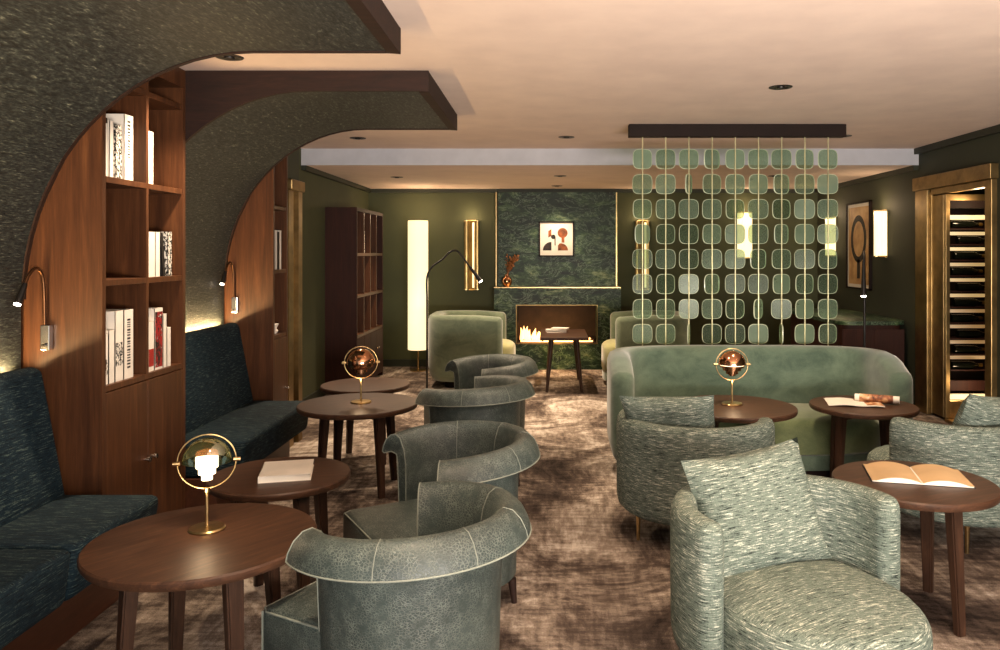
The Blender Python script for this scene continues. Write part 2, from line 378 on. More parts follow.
# ------------------------------------------------------------------ room shell
XL, XR, YF, YM, YB, ZC, ZB = -2.53, 3.80, -1.6, 8.0, 11.0, 2.67, 2.50
def struct(name, ds, mat): return boxes(name, ds, mat, kind='structure')
struct('floor', [(XL - 0.2, 4.7, YF, YB + 0.2, -0.1, 0)], M['carpet'])
struct('ceiling', [(XL - 0.2, 4.7, YF, YM, ZC, ZC + 0.1), (XL - 0.2, 4.7, YM, YB + 0.2, ZB, ZC + 0.1)], M['plaster'])
struct('wall_left', [(XL - 0.1, XL, YF, YB + 0.1, 0, ZC)], M['wall'])
struct('wall_back', [(XL, 4.7, YB, YB + 0.1, 0, ZB)], M['wall'])
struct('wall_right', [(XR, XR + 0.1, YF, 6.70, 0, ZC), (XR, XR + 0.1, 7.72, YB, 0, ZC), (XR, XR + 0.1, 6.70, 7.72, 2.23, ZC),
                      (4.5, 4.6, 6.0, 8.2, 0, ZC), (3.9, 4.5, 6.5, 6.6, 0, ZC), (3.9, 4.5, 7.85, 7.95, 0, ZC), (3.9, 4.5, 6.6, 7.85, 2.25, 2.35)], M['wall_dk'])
struct('trim_1', [(XL, XR, YB - 0.05, YB, ZB - 0.05, ZB), (XL, XL + 0.05, YM, YB - 0.05, ZB - 0.05, ZB), (XR - 0.05, XR, YM, YB - 0.05, ZB - 0.05, ZB),
                  (XR - 0.05, XR, YF, YM, ZC - 0.06, ZC)], M['trim'])
M['riser_cool_light'] = plain('riser_cool_light_tint', (186, 188, 196), 0.85, 0, 0.03)
struct('riser_light_sheet', [(XL, XR, YM - 0.006, YM, ZB, ZC)], M['riser_cool_light'])  # sheet added over the step riser, cool daylight put into its grey
struct('baseboard_back', [(XL, XR, YB - 0.02, YB, 0, 0.1)], M['trim'])
struct('baseboard_left', [(XL, XL + 0.02, 6.72, YB - 0.02, 0, 0.1)], M['trim'])
# gilded doorway casing beyond the second bookcase, and the wall pier over it
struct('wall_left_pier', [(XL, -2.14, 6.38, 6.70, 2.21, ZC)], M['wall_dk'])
bm = bmesh.new()
add_box(bm, XL, -2.16, 6.38, 6.70, 0, 2.12); add_box(bm, -2.16, -2.12, 6.38, 6.50, 0, 2.12); add_box(bm, -2.16, -2.11, 6.60, 6.70, 0, 2.16)
add_box(bm, -2.30, -2.09, 6.38, 6.72, 2.12, 2.21, bev=0.01); obj('door_1', bm, M['bronze'], kind='structure')

# ------------------------------------------------------------------ vaulted canopies over the banquettes
def vault_pts(n=18):
    pts = [(-2.49, 0.35), (-2.49, 1.0), (-2.49, 1.38)]
    for k in range(1, n + 1):
        a = k / n * PI / 2; pts.append((-1.40 - 1.09 * math.cos(a), 1.38 + 1.175 * math.sin(a)))
    pts.append((-0.76, 2.555)); return pts
def canopy(name, y0, y1, label):
    t = thing(name, label, 'canopy', (0, 0, 0)); P = vault_pts(); e = 0.025
    bm = bmesh.new()                       # woven lining, a solid skin
    rows = []
    ny = 10
    for j in range(ny + 1):
        y = y0 + e + (y1 - y0 - 2 * e) * j / ny
        rows.append(([bm.verts.new((x, y, z)) for x, z in P], [bm.verts.new((x - 0.015 if z < 1.5 else x - 0.01, y, z + (0.02 if z > 1.5 else 0.004))) for x, z in P]))
    for A, B in zip(rows, rows[1:]):
        for i in range(len(P) - 1):
            bm.faces.new((A[0][i], A[0][i + 1], B[0][i + 1], B[0][i])); bm.faces.new((A[1][i], B[1][i], B[1][i + 1], A[1][i + 1]))
    obj('textile_lining', bm, M['vault'], t, smooth=60)
    for ya, yb in ((y0, y0 + e), (y1 - e, y1)):      # end boards: vault curve up to the ceiling
        bm = bmesh.new(); A, B = [], []
        lo = [(x + (0.008 if z < 2 else 0), z - (0.006 if z > 1.5 else 0)) for x, z in P[2:]] + [(-0.70, 2.545)]
        for q, y in ((A, ya), (B, yb)):
            q += [bm.verts.new((x, y, z)) for x, z in lo]
        A2 = [bm.verts.new((x if x > -2.4 else -2.52, ya, ZC - 0.002)) for x, z in lo]; B2 = [bm.verts.new((x if x > -2.4 else -2.52, yb, ZC - 0.002)) for x, z in lo]
        n = len(lo)
        for i in range(n - 1):
            bm.faces.new((A[i], A[i + 1], A2[i + 1], A2[i])); bm.faces.new((B[i], B2[i], B2[i + 1], B[i + 1]))
            bm.faces.new((A[i], B[i], B[i + 1], A[i + 1])); bm.faces.new((A2[i], A2[i + 1], B2[i + 1], B2[i]))
        bm.faces.new((A[0], A2[0], B2[0], B[0])); bm.faces.new((A[-1], B[-1], B2[-1], A2[-1]))
        obj('end_board', bm, M['wood_dark'], t)
    box('fascia_board', (-0.76, -0.70, y0 + e, y1 - e, 2.545, ZC - 0.002), M['wood_dark'], t, 0.003)
    return t
canopy('vaulted_canopy', 0.6, 3.71, 'nearest curved canopy of dark woven textile with wooden edge, cut by the top left corner')
canopy('vaulted_canopy', 4.565, 6.02, 'farther curved woven canopy with dark wooden end board, beyond the tall bookcase')
def banquette(y0, y1, splits, label):
    t = thing('banquette', label, 'bench', (-2.1, (y0 + y1) / 2, 0)); ox, oy = 2.1, -(y0 + y1) / 2
    box('plinth', (-2.47 + ox, -1.98 + ox, y0 + oy, y1 + oy, 0, 0.25), M['plinth'], t, 0.004)
    ys = [y0] + splits + [y1]
    for a, c in zip(ys, ys[1:]):
        bm = bmesh.new(); add_box(bm, -2.30 + ox, -1.84 + ox, a + 0.003 + oy, c - 0.003 + oy, 0.25, 0.475, bev=0.035, seg=4)
        for v in bm.verts:
            if v.co.x > 0: v.co.x += 0.03 * max(0, (v.co.z - 0.25) / 0.22)
        obj('seat_cushion', bm, M['banq'], t, smooth=50)
    for a, c in zip(ys, ys[1:]):
        bm = bmesh.new(); add_box(bm, -2.45 + ox, -2.24 + ox, a + 0.004 + oy, c - 0.004 + oy, 0.40, 1.07, bev=0.04, seg=4)
        for v in bm.verts:
            if v.co.x > -0.25: v.co.x -= 0.12 * max(0, (v.co.z - 0.47) / 0.6)
        obj('backrest', bm, M['banq'], t, smooth=50)
    led = area((-2.462, (y0 + y1) / 2, 1.05), (-2.462, (y0 + y1) / 2, 2.0), 14.0 * (y1 - y0), 0.02, y1 - y0 - 0.1, (1.0, 0.66, 0.30), 'backrest_led')
    led.rotation_euler = (PI, 0, 0)
banquette(0.7, 3.66, [2.99], 'near blue green woven banquette on a wooden plinth at the left edge')
banquette(4.66, 5.98, [], 'far blue green woven banquette in the niche between the two bookcases')

# ------------------------------------------------------------------ built-in bookcases
def bookcase(name, y0, y1, cols, label, doors=True):
    x0, x1, th = -2.52, -2.12, 0.03; yc = (y0 + y1) / 2
    t = thing(name, label, 'bookcase', (0, yc, 0)); y0 -= yc; y1 -= yc
    ds = [(x0, x1, y0, y0 + th, 0, ZC - 0.004), (x0, x1, y1 - th, y1, 0, ZC - 0.004), (x0, x0 + 0.02, y0 + th, y1 - th, 0, ZC - 0.004),
          (x0, x1, y0 + th, y1 - th, 2.56, ZC - 0.004)]
    boxes('carcass', ds, M['wood_panel'], t)
    for z in (0.96, 1.47, 1.97, 2.46):
        box('shelf', (x0 + 0.02, x1 - 0.004, y0 + th, y1 - th, z - 0.03, z), M['wood_panel'], t, 0.002)
    w = (y1 - y0 - 2 * th) / cols
    for k in range(1, cols): box('divider', (x0 + 0.02, x1 - 0.003, y0 + th + k * w - 0.012, y0 + th + k * w + 0.012, 0.96, 2.56), M['wood_panel'], t)
    for k in range(cols):
        a = y0 + th + k * w
        d = box('door', (x1 - 0.02, x1, a + 0.002, a + w - 0.002, 0.06, 0.925), M['wood_panel'], t, 0.002)
        ky = a + w - 0.035 if k % 2 == 0 else a + 0.035
        lathe('knob', [(0, 0), (0.006, 0), (0.006, 0.016), (0.014, 0.02), (0.014, 0.03), (0, 0.033)], M['chrome'], d, 14, (x1, ky, 0.515), (0, PI / 2, 0))
    box('toe_kick', (x0 + 0.02, x1 - 0.02, y0 + th, y1 - th, 0, 0.06), M['wood_dark'], t)
bookcase('built_in_bookcase', 3.71, 4.56, 2, 'tall reddish wood bookcase with lit shelves and two cupboard doors, nearest on the left')
bookcase('built_in_bookcase', 6.02, 6.36, 1, 'narrow reddish wood bookcase seen edge on beside the gilded doorway')
def book(y, t, h, z, mat, label, d=0.2, lean=0.0, print_=None, lettering=None, x=-2.145, grp='books in the tall bookcase', flip=1):
    r = thing('book', label, 'book', (x - d / 2, y + t / 2, z), 0, grp); r.rotation_euler = (lean, 0, 0)
    boxes('cover', [(-d / 2, d / 2, -t / 2, -t / 2 + 0.003, 0, h), (-d / 2, d / 2, t / 2 - 0.003, t / 2, 0, h), (d / 2 - 0.003, d / 2, -t / 2, t / 2, 0, h)], mat, r)
    box('page_block', (-d / 2 + 0.004, d / 2 - 0.003, -t / 2 + 0.003, t / 2 - 0.003, 0.004, h - 0.005), M['paper'], r)
    if print_: box('spine_print', (d / 2, d / 2 + 0.0008, -t / 2 + 0.006, t / 2 - 0.006, h * print_[0], h * print_[1]), print_[2], r)
    if lettering:
        bm = bmesh.new(); rnd = random.Random(int(y * 1000)); zz = h * lettering[0]
        while zz < h * lettering[1]:
            q = rnd.uniform(0.006, 0.016); add_box(bm, d / 2, d / 2 + 0.0008, -t * 0.16, t * 0.16, zz, zz + q * 0.7); zz += q + 0.004
        obj('spine_lettering', bm, M['ink'], r)
    return r
WC, PR = M['white_cover'], M['printed']
rb = book(3.752, 0.05, 0.29, 1.97, WC, 'white book with a dark top edge, first on the top shelf of the tall bookcase', print_=(0.9, 0.99, M['ink']))
box('cover_print', (0.02, 0.09, -0.0258, -0.025, 0.04, 0.09), M['ink'], rb)
book(3.816, 0.035, 0.28, 1.97, WC, 'slim white book, second on the top shelf of the tall bookcase')
book(3.868, 0.06, 0.27, 1.97, PR, 'book with a black and white speckled spine on the top shelf')
book(3.95, 0.085, 0.335, 1.97, WC, 'tall white book with a column of lettering on the top shelf', lettering=(0.35, 0.9))
book(4.185, 0.055, 0.285, 1.97, WC, 'single white book alone in the top right compartment')
book(4.185, 0.075, 0.245, 1.47, WC, 'thick white book at the left in the middle right compartment')
book(4.262, 0.05, 0.245, 1.47, WC, 'second white book in the middle right compartment, against the leaning black one')
book(4.345, 0.03, 0.245, 1.47, M['ink'], 'black book leaning on white books in the middle right compartment', lean=0.13)
book(4.40, 0.05, 0.25, 1.47, PR, 'black and white printed book right of the leaning black one')
rb = book(3.75, 0.055, 0.245, 0.96, WC, 'short white book with a dark drawing, leftmost on the bottom shelf', print_=(0.2, 0.5, PR))
book(3.81, 0.05, 0.26, 0.96, WC, 'short plain white book, second from left on the bottom shelf')
book(3.866, 0.075, 0.35, 0.96, WC, 'tall white book with a small black figure on the bottom shelf', print_=(0.22, 0.55, PR))
book(3.946, 0.09, 0.35, 0.96, WC, 'tall white book with a column of letters on the bottom shelf', lettering=(0.15, 0.85))
book(4.185, 0.065, 0.268, 0.96, WC, 'short white book with red mark, left in the bottom right compartment', print_=(0.1, 0.45, M['red_ink']))
book(4.254, 0.09, 0.337, 0.96, WC, 'tall book with a red and black picture spine on the bottom shelf', print_=(0.04, 0.94, M['redprint']))
book(4.348, 0.04, 0.30, 0.96, WC, 'slim white book right of the red and black one')
book(4.392, 0.045, 0.22, 0.96, WC, 'short white book, last on the right of the bottom shelf')
g3 = 'books in the narrow bookcase'
book(6.135, 0.04, 0.31, 1.47, WC, 'white book left of a dark one in the narrow bookcase by the doorway', grp=g3)
book(6.177, 0.05, 0.30, 1.47, M['ink'], 'dark book between two white ones in the narrow bookcase', grp=g3)
book(6.229, 0.045, 0.31, 1.47, WC, 'white book right of a dark one in the narrow bookcase by the doorway', grp=g3)
bm = bmesh.new(); add_lathe(bm, [(0, 0), (0.03, 0), (0.04, 0.02), (0.028, 0.04), (0.045, 0.075), (0.03, 0.08), (0, 0.06)], 16)
tag(obj('ornament', bm, M['white_cover'], None, (-2.19, 6.21, 0.96), (0, 0, 0), 40), 'small white ornament on the lower shelf of the narrow bookcase', 'ornament')

# back bookcase against the left wall
t = thing('open_bookcase', 'dark freestanding bookcase with twelve compartments by the back left wall', 'bookcase', (-2.34, 9.555, 0))
x0, x1, y0, y1, H = -0.19, 0.17, -0.705, 0.705, 2.12
boxes('carcass', [(x0, x1, y0, y0 + 0.035, 0, H), (x0, x1, y1 - 0.035, y1, 0, H), (x0, x0 + 0.02, y0 + 0.035, y1 - 0.035, 0, H), (x0, x1, y0 + 0.035, y1 - 0.035, H - 0.04, H)], M['wood_case'], t)
for z in (0.66, 1.12, 1.60): box('shelf', (x0 + 0.02, x1 - 0.002, y0 + 0.035, y1 - 0.035, z - 0.035, z), M['wood_panel'], t)
w = (y1 - y0 - 0.07) / 4
for k in (1, 2, 3): box('divider', (x0 + 0.02, x1 - 0.004, y0 + 0.035 + k * w - 0.012, y0 + 0.035 + k * w + 0.012, 0.66, H - 0.04), M['wood_panel'], t)
for k in range(4):
    a = y0 + 0.035 + k * w; d = box('door', (x1 - 0.02, x1, a + 0.003, a + w - 0.003, 0.05, 0.62), M['wood_case'], t, 0.002)
    lathe('knob', [(0, 0), (0.006, 0), (0.013, 0.02), (0, 0.028)], M['chrome'], d, 12, (x1, a + (w - 0.04 if k % 2 == 0 else 0.04), 0.4), (0, PI / 2, 0))
g2 = 'books in the freestanding bookcase'
book(8.90, 0.045, 0.36, 1.60, WC, 'tall white book at the near end of the freestanding bookcase, top shelf', x=-2.2, grp=g2)
book(9.27, 0.05, 0.22, 1.60, WC, 'white book in the second compartment of the freestanding bookcase, top shelf', x=-2.2, grp=g2)
book(9.33, 0.04, 0.26, 1.60, PR, 'speckled book beside the white one in the freestanding bookcase, top shelf', x=-2.2, grp=g2)
book(9.60, 0.045, 0.33, 0.66, WC, 'slim white book on the lowest shelf of the freestanding bookcase', x=-2.2, grp=g2)

# ------------------------------------------------------------------ gooseneck reading lamps on the niche panels
def reading_lamp(x, y, z, label):
    t = thing('reading_lamp', label, 'lamp', (x, y, z), 0, 'reading lamps in the niches')
    bk = box('wall_bracket', (-0.022, 0.022, -0.03, 0.0, -0.06, 0.06), M['chrome'], t, 0.004)
    lathe('switch', [(0, 0), (0.009, 0), (0.009, 0.012), (0, 0.014)], M['black'], bk, 12, (0, -0.03, -0.035), (PI / 2, 0, 0))
    tube('gooseneck', spline([(-0.008, -0.018, 0.05), (-0.008, -0.02, 0.18), (-0.010, -0.03, 0.29), (-0.017, -0.065, 0.33), (-0.024, -0.105, 0.30), (-0.029, -0.13, 0.25)]), 0.0075, M['hose'], t)
    h = tube('lamp_head', [(-0.028, -0.125, 0.26), (-0.030, -0.137, 0.235), (-0.036, -0.165, 0.17)], lambda q: 0.011 + 0.006 * q, M['black'], t, 14)
    d = Vector((-0.006, -0.028, -0.065)).normalized()
    e = d.to_track_quat('Z', 'Y').to_euler()
    o = lathe('lens', [(0, 0.0), (0.0145, 0.0), (0.0145, 0.008), (0, 0.012)], M['tip'], h, 14, Vector((-0.036, -0.165, 0.17)), e)
reading_lamp(-2.375, 3.71, 1.20, 'bent brass reading lamp on the wood panel beside the near banquette')
reading_lamp(-2.41, 6.02, 1.20, 'bent brass reading lamp on the wood panel above the far banquette')
spot((-2.41, 3.54, 1.34), (-2.46, 3.4, 0.5), 1.2, 80, 0.6, WARM2, 0.01, 'reading_beam'); spot((-2.446, 5.85, 1.34), (-2.47, 5.8, 0.5), 1.2, 80, 0.6, WARM2, 0.01, 'reading_beam')

# ------------------------------------------------------------------ round wooden tables
TZ = 0.58
def round_table(x, y, r, label, legs=4, rot=45, wood_rot=0.2, grp='round wooden cocktail tables'):
    t = thing('round_table', label, 'table', (x, y, 0), 0, grp)
    lathe('tabletop', [(0, TZ - 0.036), (r - 0.02, TZ - 0.036), (r - 0.006, TZ - 0.032), (r, TZ - 0.022), (r, TZ - 0.006), (r - 0.005, TZ), (0, TZ)], M['wood_table'], t, 72, (0, 0, 0), (0, 0, wood_rot), 35)
    for k in range(legs):
        a = R(rot) + 2 * PI * k / legs; bm = bmesh.new(); ca, sa = math.cos(a), math.sin(a)
        A = []
        for z, rad, w, d in ((0, r * 0.72, 0.042, 0.034), (TZ - 0.036, r * 0.62, 0.062, 0.05)):
            q = [(-d / 2, -w / 2), (d / 2, -w / 2), (d / 2, w / 2), (-d / 2, w / 2)]
            A.append([bm.verts.new(((rad + u) * ca - v * sa, (rad + u) * sa + v * ca, z)) for u, v in q])
        bm.faces.new(A[0][::-1]); bm.faces.new(A[1])
        for i in range(4): bm.faces.new((A[0][i], A[0][(i + 1) % 4], A[1][(i + 1) % 4], A[1][i]))
        bmesh.ops.bevel(bm, geom=[e for e in bm.edges if abs(e.verts[0].co.z - e.verts[1].co.z) > 0.1], offset=0.006, segments=2, affect='EDGES')
        obj('leg', bm, M['wood_leg'], t)
    bm = bmesh.new()
    for k in (0, 1):
        a = R(rot) + PI / 2 * k; c, s = math.cos(a), math.sin(a); L = r * 0.6
        A = [bm.verts.new((c * u - s * v, s * u + c * v, z)) for z in (TZ - 0.08, TZ - 0.037) for u, v in ((-L, -0.018), (L, -0.018), (L, 0.018), (-L, 0.018))]
        for f in ((0, 1, 2, 3), (4, 5, 6, 7), (0, 1, 5, 4), (1, 2, 6, 5), (2, 3, 7, 6), (3, 0, 4, 7)): bm.faces.new([A[i] for i in f])
    if legs == 4: obj('cross_brace', bm, M['wood_leg'], t)
    else: bm.free()
    return t
round_table(-1.235, 2.80, 0.39, 'large round dark wood table in the left foreground beside the near banquette', wood_rot=0.9)
round_table(-1.235, 3.60, 0.315, 'round wood table holding a closed white book, behind the large left one', wood_rot=0.3)
round_table(-1.29, 5.30, 0.40, 'round wood table with copper globe lamp by the far banquette', wood_rot=0.5)
round_table(-1.42, 6.07, 0.34, 'round wood table half hidden behind the far banquette lamp table', wood_rot=0.1)
round_table(1.64, 3.50, 0.345, 'round wood table with an open tan book beside the front tweed armchair', 3, -70, 0.4)
round_table(1.245, 5.21, 0.405, 'round wood table with copper lamp in front of the velvet sofa', wood_rot=0.2)
round_table(2.12, 5.25, 0.345, 'round wood table holding a curled magazine before the right of the sofa', 4, 30, 0.0)
# square table by the fire
t = thing('side_table', 'small square wooden table with splayed legs in front of the fireplace', 'table', (PX(563.5, 9.40), 9.40, 0))
box('tabletop', (-0.28, 0.28, -0.50, 0.50, 0.60, 0.635), M['wood_table'], t, 0.008)
for sx in (-1, 1):
    for sy in (-1, 1):
        bm = bmesh.new(); add_tube(bm, [(sx * 0.20, sy * 0.44, 0), (sx * 0.145, sy * 0.38, 0.6)], lambda q: 0.017 + 0.012 * q, 10); obj('leg', bm, M['wood_leg'], t, smooth=True)

# ------------------------------------------------------------------ tub armchairs in crackled leather
def leather_chair(loc, rz, label):
    t = thing('tub_armchair', label, 'armchair', loc, rz, 'leather tub armchairs along the aisle')
    RW = 0.30
    sec0 = [(-0.035, 0.14), (-0.035, 0.50), (-0.034, 0.60), (-0.022, 0.68), (0.002, 0.735), (0.030, 0.752), (0.060, 0.745), (0.088, 0.718), (0.106, 0.682), (0.112, 0.655),
            (0.100, 0.648), (0.055, 0.662), (0.022, 0.652), (0.014, 0.60), (0.006, 0.35), (0.0, 0.11), (-0.03, 0.11)]
    def sec(q):
        k = 1 - 0.05 * abs(2 * q - 1) ** 2
        return [(o, z * k if z > 0.4 else z) for o, z in sec0]
    path = arc_path(RW, R(57))
    bm, rings = sweep(path, sec, 0.0)
    sh = obj('shell', bm, M['leather'], t, smooth=70)
    bp = bmesh.new(); add_tube(bp, [r[9] for r in rings], 0.003, 6)
    for ring in (rings[0], rings[-1]): add_tube(bp, ring, 0.003, 6, True)
    obj('piping', bp, M['piping'], sh, smooth=True)
    for f in (0.24, 0.42, 0.58, 0.76):
        tube('seam', rings[int(f * (len(rings) - 1))][1:10], 0.0018, M['piping'], sh, 5)
    out = [(0.262 * math.cos(a), 0.262 * math.sin(a)) for a in [PI + PI * k / 16 for k in range(17)]] + [(0.262, 0.2), (0.262, 0.415), (0.242, 0.445), (-0.242, 0.445), (-0.262, 0.415), (-0.262, 0.2)]
    st = domed('seat', out, 0.10, 0.395, 0.025, 0.03, M['leather'], t, cy=0.08)
    bp = bmesh.new(); add_tube(bp, [(x * 0.985, 0.08 + (y - 0.08) * 0.985, 0.385) for x, y in out], 0.004, 6, True)
    for x in (0.25, -0.25): add_tube(bp, [(x, 0.437, 0.12), (x, 0.437, 0.38)], 0.004, 6)
    obj('piping', bp, M['piping'], st, smooth=True)
    for x, y in ((0.22, 0.34), (-0.22, 0.34), (0.22, -0.2), (-0.22, -0.2)):
        bm = bmesh.new(); add_tube(bm, [(x * 1.04, y * 1.04, 0), (x, y, 0.11)], lambda q: 0.013 + 0.008 * q, 10); obj('leg', bm, M['wood_dark'], t, smooth=True)
    return t
def face(fx, fy): return math.atan2(-fx, fy)
fa, fb = face(-0.88, 0.48), face(-0.86, -0.51)
A = leather_chair((-0.47, 2.67, 0), fa, 'nearest leather tub armchair, its rolled back to the camera, beside the large round table')
dup(A, (-0.45, 3.66, 0), fb, 'second leather tub armchair along the aisle, its seat towards the table with a white book')
dup(A, (-0.50, 5.26, 0), fa, 'third leather tub armchair along the aisle, back turned, by the globe lamp table')
dup(A, (-0.49, 6.28, 0), fb, 'farthest leather tub armchair, half hidden, before the green velvet armchair')

# ------------------------------------------------------------------ tweed tub armchairs
def tweed_chair(loc, rz, label):
    t = thing('tub_armchair', label, 'armchair', loc, rz, 'tweed tub armchairs')
    RW = 0.395
    sec0 = [(-0.05, 0.17), (-0.05, 0.62), (-0.046, 0.65), (-0.034, 0.67), (-0.016, 0.68), (0.016, 0.68), (0.034, 0.67), (0.046, 0.65), (0.05, 0.62), (0.05, 0.40), (0.048, 0.22), (0.04, 0.18), (0.02, 0.16), (-0.03, 0.16)]
    bm, rings = sweep(arc_path(RW, R(82), 48), lambda q: sec0, 0.045)
    obj('shell', bm, M['tweed'], t, smooth=60)
    domed('seat', ellipse(0.35, 0.40, 48, 2.2, 0, 0.10), 0.15, 0.40, 0.035, 0.07, M['tweed'], t, cy=0.10)
    pl = obj('pillow', pillow_bm(0.53, 0.47, 0.19, seed=3), M['tweed'], t, (0.02, -0.19, 0.60), (R(20), R(6), R(-4)), True)
    for x, y in ((0.26, 0.26), (-0.26, 0.26), (0.25, -0.26), (-0.25, -0.26)):
        tube('leg', [(x, y, 0), (x, y, 0.17)], lambda q: 0.009 + 0.006 * q, M['brass'], t, 10)
    return t
E = tweed_chair((0.90, 2.87, 0), face(0.36, -0.93), 'nearest pale tweed tub armchair with a square pillow, facing the camera')
F = dup(E, (0.84, 4.48, 0), face(0.42, 0.9), 'pale tweed tub armchair seen from behind, pillow above its back, before the sofa')
dup(E, (2.34, 4.50, 0), face(-0.45, 0.9), 'tweed tub armchair cut by the right edge, behind the open tan book')

for o in F.children:
    if o.name.startswith('pillow'): o.location.x = -0.08; o.rotation_euler = (R(20), R(-4), R(3))
# ------------------------------------------------------------------ velvet seating
def velvet_seat(name, loc, rz, a, b, h, th, label, cat, m1, m2, grp=None, p=3.0, base=0.09, fr=0.36, ye=0.22, drop=0.10, st=0.43):
    t = thing(name, label, cat, loc, rz, grp); n = 64; path = []
    for i in range(n + 1):          # rounded box plan, open to +y, walls drawn forward along the sides
        ang = PI + PI * i / n; c, s = math.cos(ang), math.sin(ang)
        path.append(((a - th / 2) * math.copysign(abs(c) ** (2 / p), c), (b - th / 2) * math.copysign(abs(s) ** (2 / p), s)))
    path = [(path[0][0], ye)] + [(path[0][0], 0.1)] + path + [(path[-1][0], 0.1)] + [(path[-1][0], ye)]
    def sec(q):
        d = abs(2 * q - 1); k = h - drop * max(0, (d - 0.80) / 0.20) ** 2; w = th / 2
        return [(-w, base + 0.08), (-w, k - 0.05), (-w * 0.82, k - 0.018), (-w * 0.4, k), (w * 0.4, k), (w * 0.82, k - 0.018), (w, k - 0.06), (w * 1.02, (k + base) / 2),
                (w, base + 0.16), (w * 0.75, base + 0.06), (w * 0.25, base), (-w * 0.6, base)]
    bm, _ = sweep(path, sec, th * 0.45, 6)
    obj('shell', bm, m1, t, smooth=60)
    out = ellipse(a - th + 0.005, b - th / 2 + 0.22, 64, 3.2, 0, 0.10 - 0.0)
    ai, bi = a - th + 0.004, b - th + 0.004
    out = []
    for i in range(64):
        ang = 2 * PI * i / 64; c, s = math.cos(ang), math.sin(ang)
        out.append((ai * math.copysign(abs(c) ** (2 / p), c), (bi if s < 0 else fr) * math.copysign(abs(s) ** (2 / p), s)))
    domed('seat_cushion', out, base + 0.09, st, 0.03, 0.08, m2, t)
    bm = bmesh.new(); add_prism(bm, [(x * 0.985, y * 0.985) for x, y in out], base - 0.02, base + 0.085, bev=0.015); obj('seat_base', bm, m1, t, smooth=50)
    bm = bmesh.new(); add_prism(bm, [(x * 0.93, y * 0.86) for x, y in out], 0, base - 0.015); obj('plinth', bm, M['blackout'], t)
    return t
velvet_seat('sofa', (1.52, 5.78, 0), PI, 1.075, 0.56, 0.86, 0.17, 'long curved green velvet sofa under the hanging glass disc screen', 'sofa', M['velvet'], M['velvet_seat'], None, 3.4, fr=0.31)
g = 'green velvet armchairs by the fireplace'
H = velvet_seat('velvet_armchair', (-0.98, 9.55, 0), face(1, 0), 0.46, 0.46, 0.87, 0.15, 'rounded green velvet armchair left of the fireplace', 'armchair', M['velvet2'], M['cushion2'], g, 4.0, fr=0.58, ye=0.38, drop=0.02, st=0.53)
dup(H, (1.24, 9.55, 0), face(-1, 0), 'rounded green velvet armchair right of the fireplace, behind the sofa')

# ------------------------------------------------------------------ table lamps with a tilting dome in a ring
def table_lamp(loc, rz, tilt, label, shade, s=1.0):
    t = thing('table_lamp', label, 'lamp', loc, rz, 'dome table lamps'); t.scale = (s, s, s)
    lathe('base', [(0, 0), (0.058, 0), (0.06, 0.004), (0.056, 0.009), (0.012, 0.012), (0, 0.012)], M['brass'], t, 36)
    lathe('stem', [(0, 0.01), (0.0055, 0.01), (0.0055, 0.125), (0.010, 0.128), (0.010, 0.142), (0, 0.142)], M['brass'], t, 14)
    hz = 0.232
    tube('ring', [(0.093 * math.cos(2 * PI * k / 48), 0, hz + 0.092 * math.sin(2 * PI * k / 48)) for k in range(48)], 0.0026, M['brass'], t, 8, True)
    for sx in (-1, 1): lathe('pivot', [(0, 0), (0.007, 0), (0.007, 0.022), (0, 0.024)], M['brass'], t, 12, (sx * 0.084, 0, hz), (0, sx * PI / 2, 0))
    prof = [(0.080 * math.sin(R(q)), 0.080 * math.cos(R(q))) for q in range(0, 91, 6)]
    prof = [(0 if i == 0 else r, z) for i, (r, z) in enumerate(prof)] + [(0.077 * math.sin(R(q)), 0.077 * math.cos(R(q))) for q in range(90, -1, -6)]
    prof[-1] = (0, 0.077)
    lathe('dome_shade', prof, shade, t, 40, (0, 0, hz), (tilt, 0, 0), 60)
    if shade == M['smoke']:
        lathe('opal_diffuser', [(0, 0.035), (0.032, 0.035), (0.036, 0.03), (0.036, -0.020), (0.028, -0.022), (0.028, -0.042), (0.018, -0.044), (0.018, -0.062), (0, -0.064)], M['opal'], t, 28, (0, 0, hz), smooth=30)
    else:
        lathe('opal_diffuser', [(0, 0.012), (0.070, 0.012), (0.070, -0.004), (0, -0.004)], M['opal'], t, 32, (0, 0, hz), smooth=30)
        lathe('stepped_reflector', [(0, -0.004), (0.070, -0.005), (0.070, -0.016), (0.054, -0.018), (0.054, -0.034), (0.036, -0.036), (0.036, -0.054), (0.02, -0.056), (0.02, -0.066), (0, -0.068)], shade, t, 32, (0, 0, hz), smooth=30)
    return t
table_lamp((PX(207, 2.88), 2.88, TZ), 0.35, R(-28), 'smoked dome table lamp with white glass on the large left table', M['smoke'], 1.08)
table_lamp((PX(361, 5.32), 5.32, TZ), 0.2, R(24), 'copper dome table lamp on the table by the far banquette', M['copper'], 1.18)
table_lamp((PX(732, 5.26), 5.26, TZ), 0.0, R(0), 'copper dome lamp inside a brass ring before the velvet sofa', M['copper'], 1.16)
point((PX(207, 2.88), 2.84, TZ + 0.15), 0.8, WARM, 0.03, 'lamp_glow'); point((PX(361, 5.32), 5.28, TZ + 0.16), 0.8, WARM, 0.03, 'lamp_glow'); point((PX(732, 5.26), 5.22, TZ + 0.16), 0.8, WARM, 0.03, 'lamp_glow')

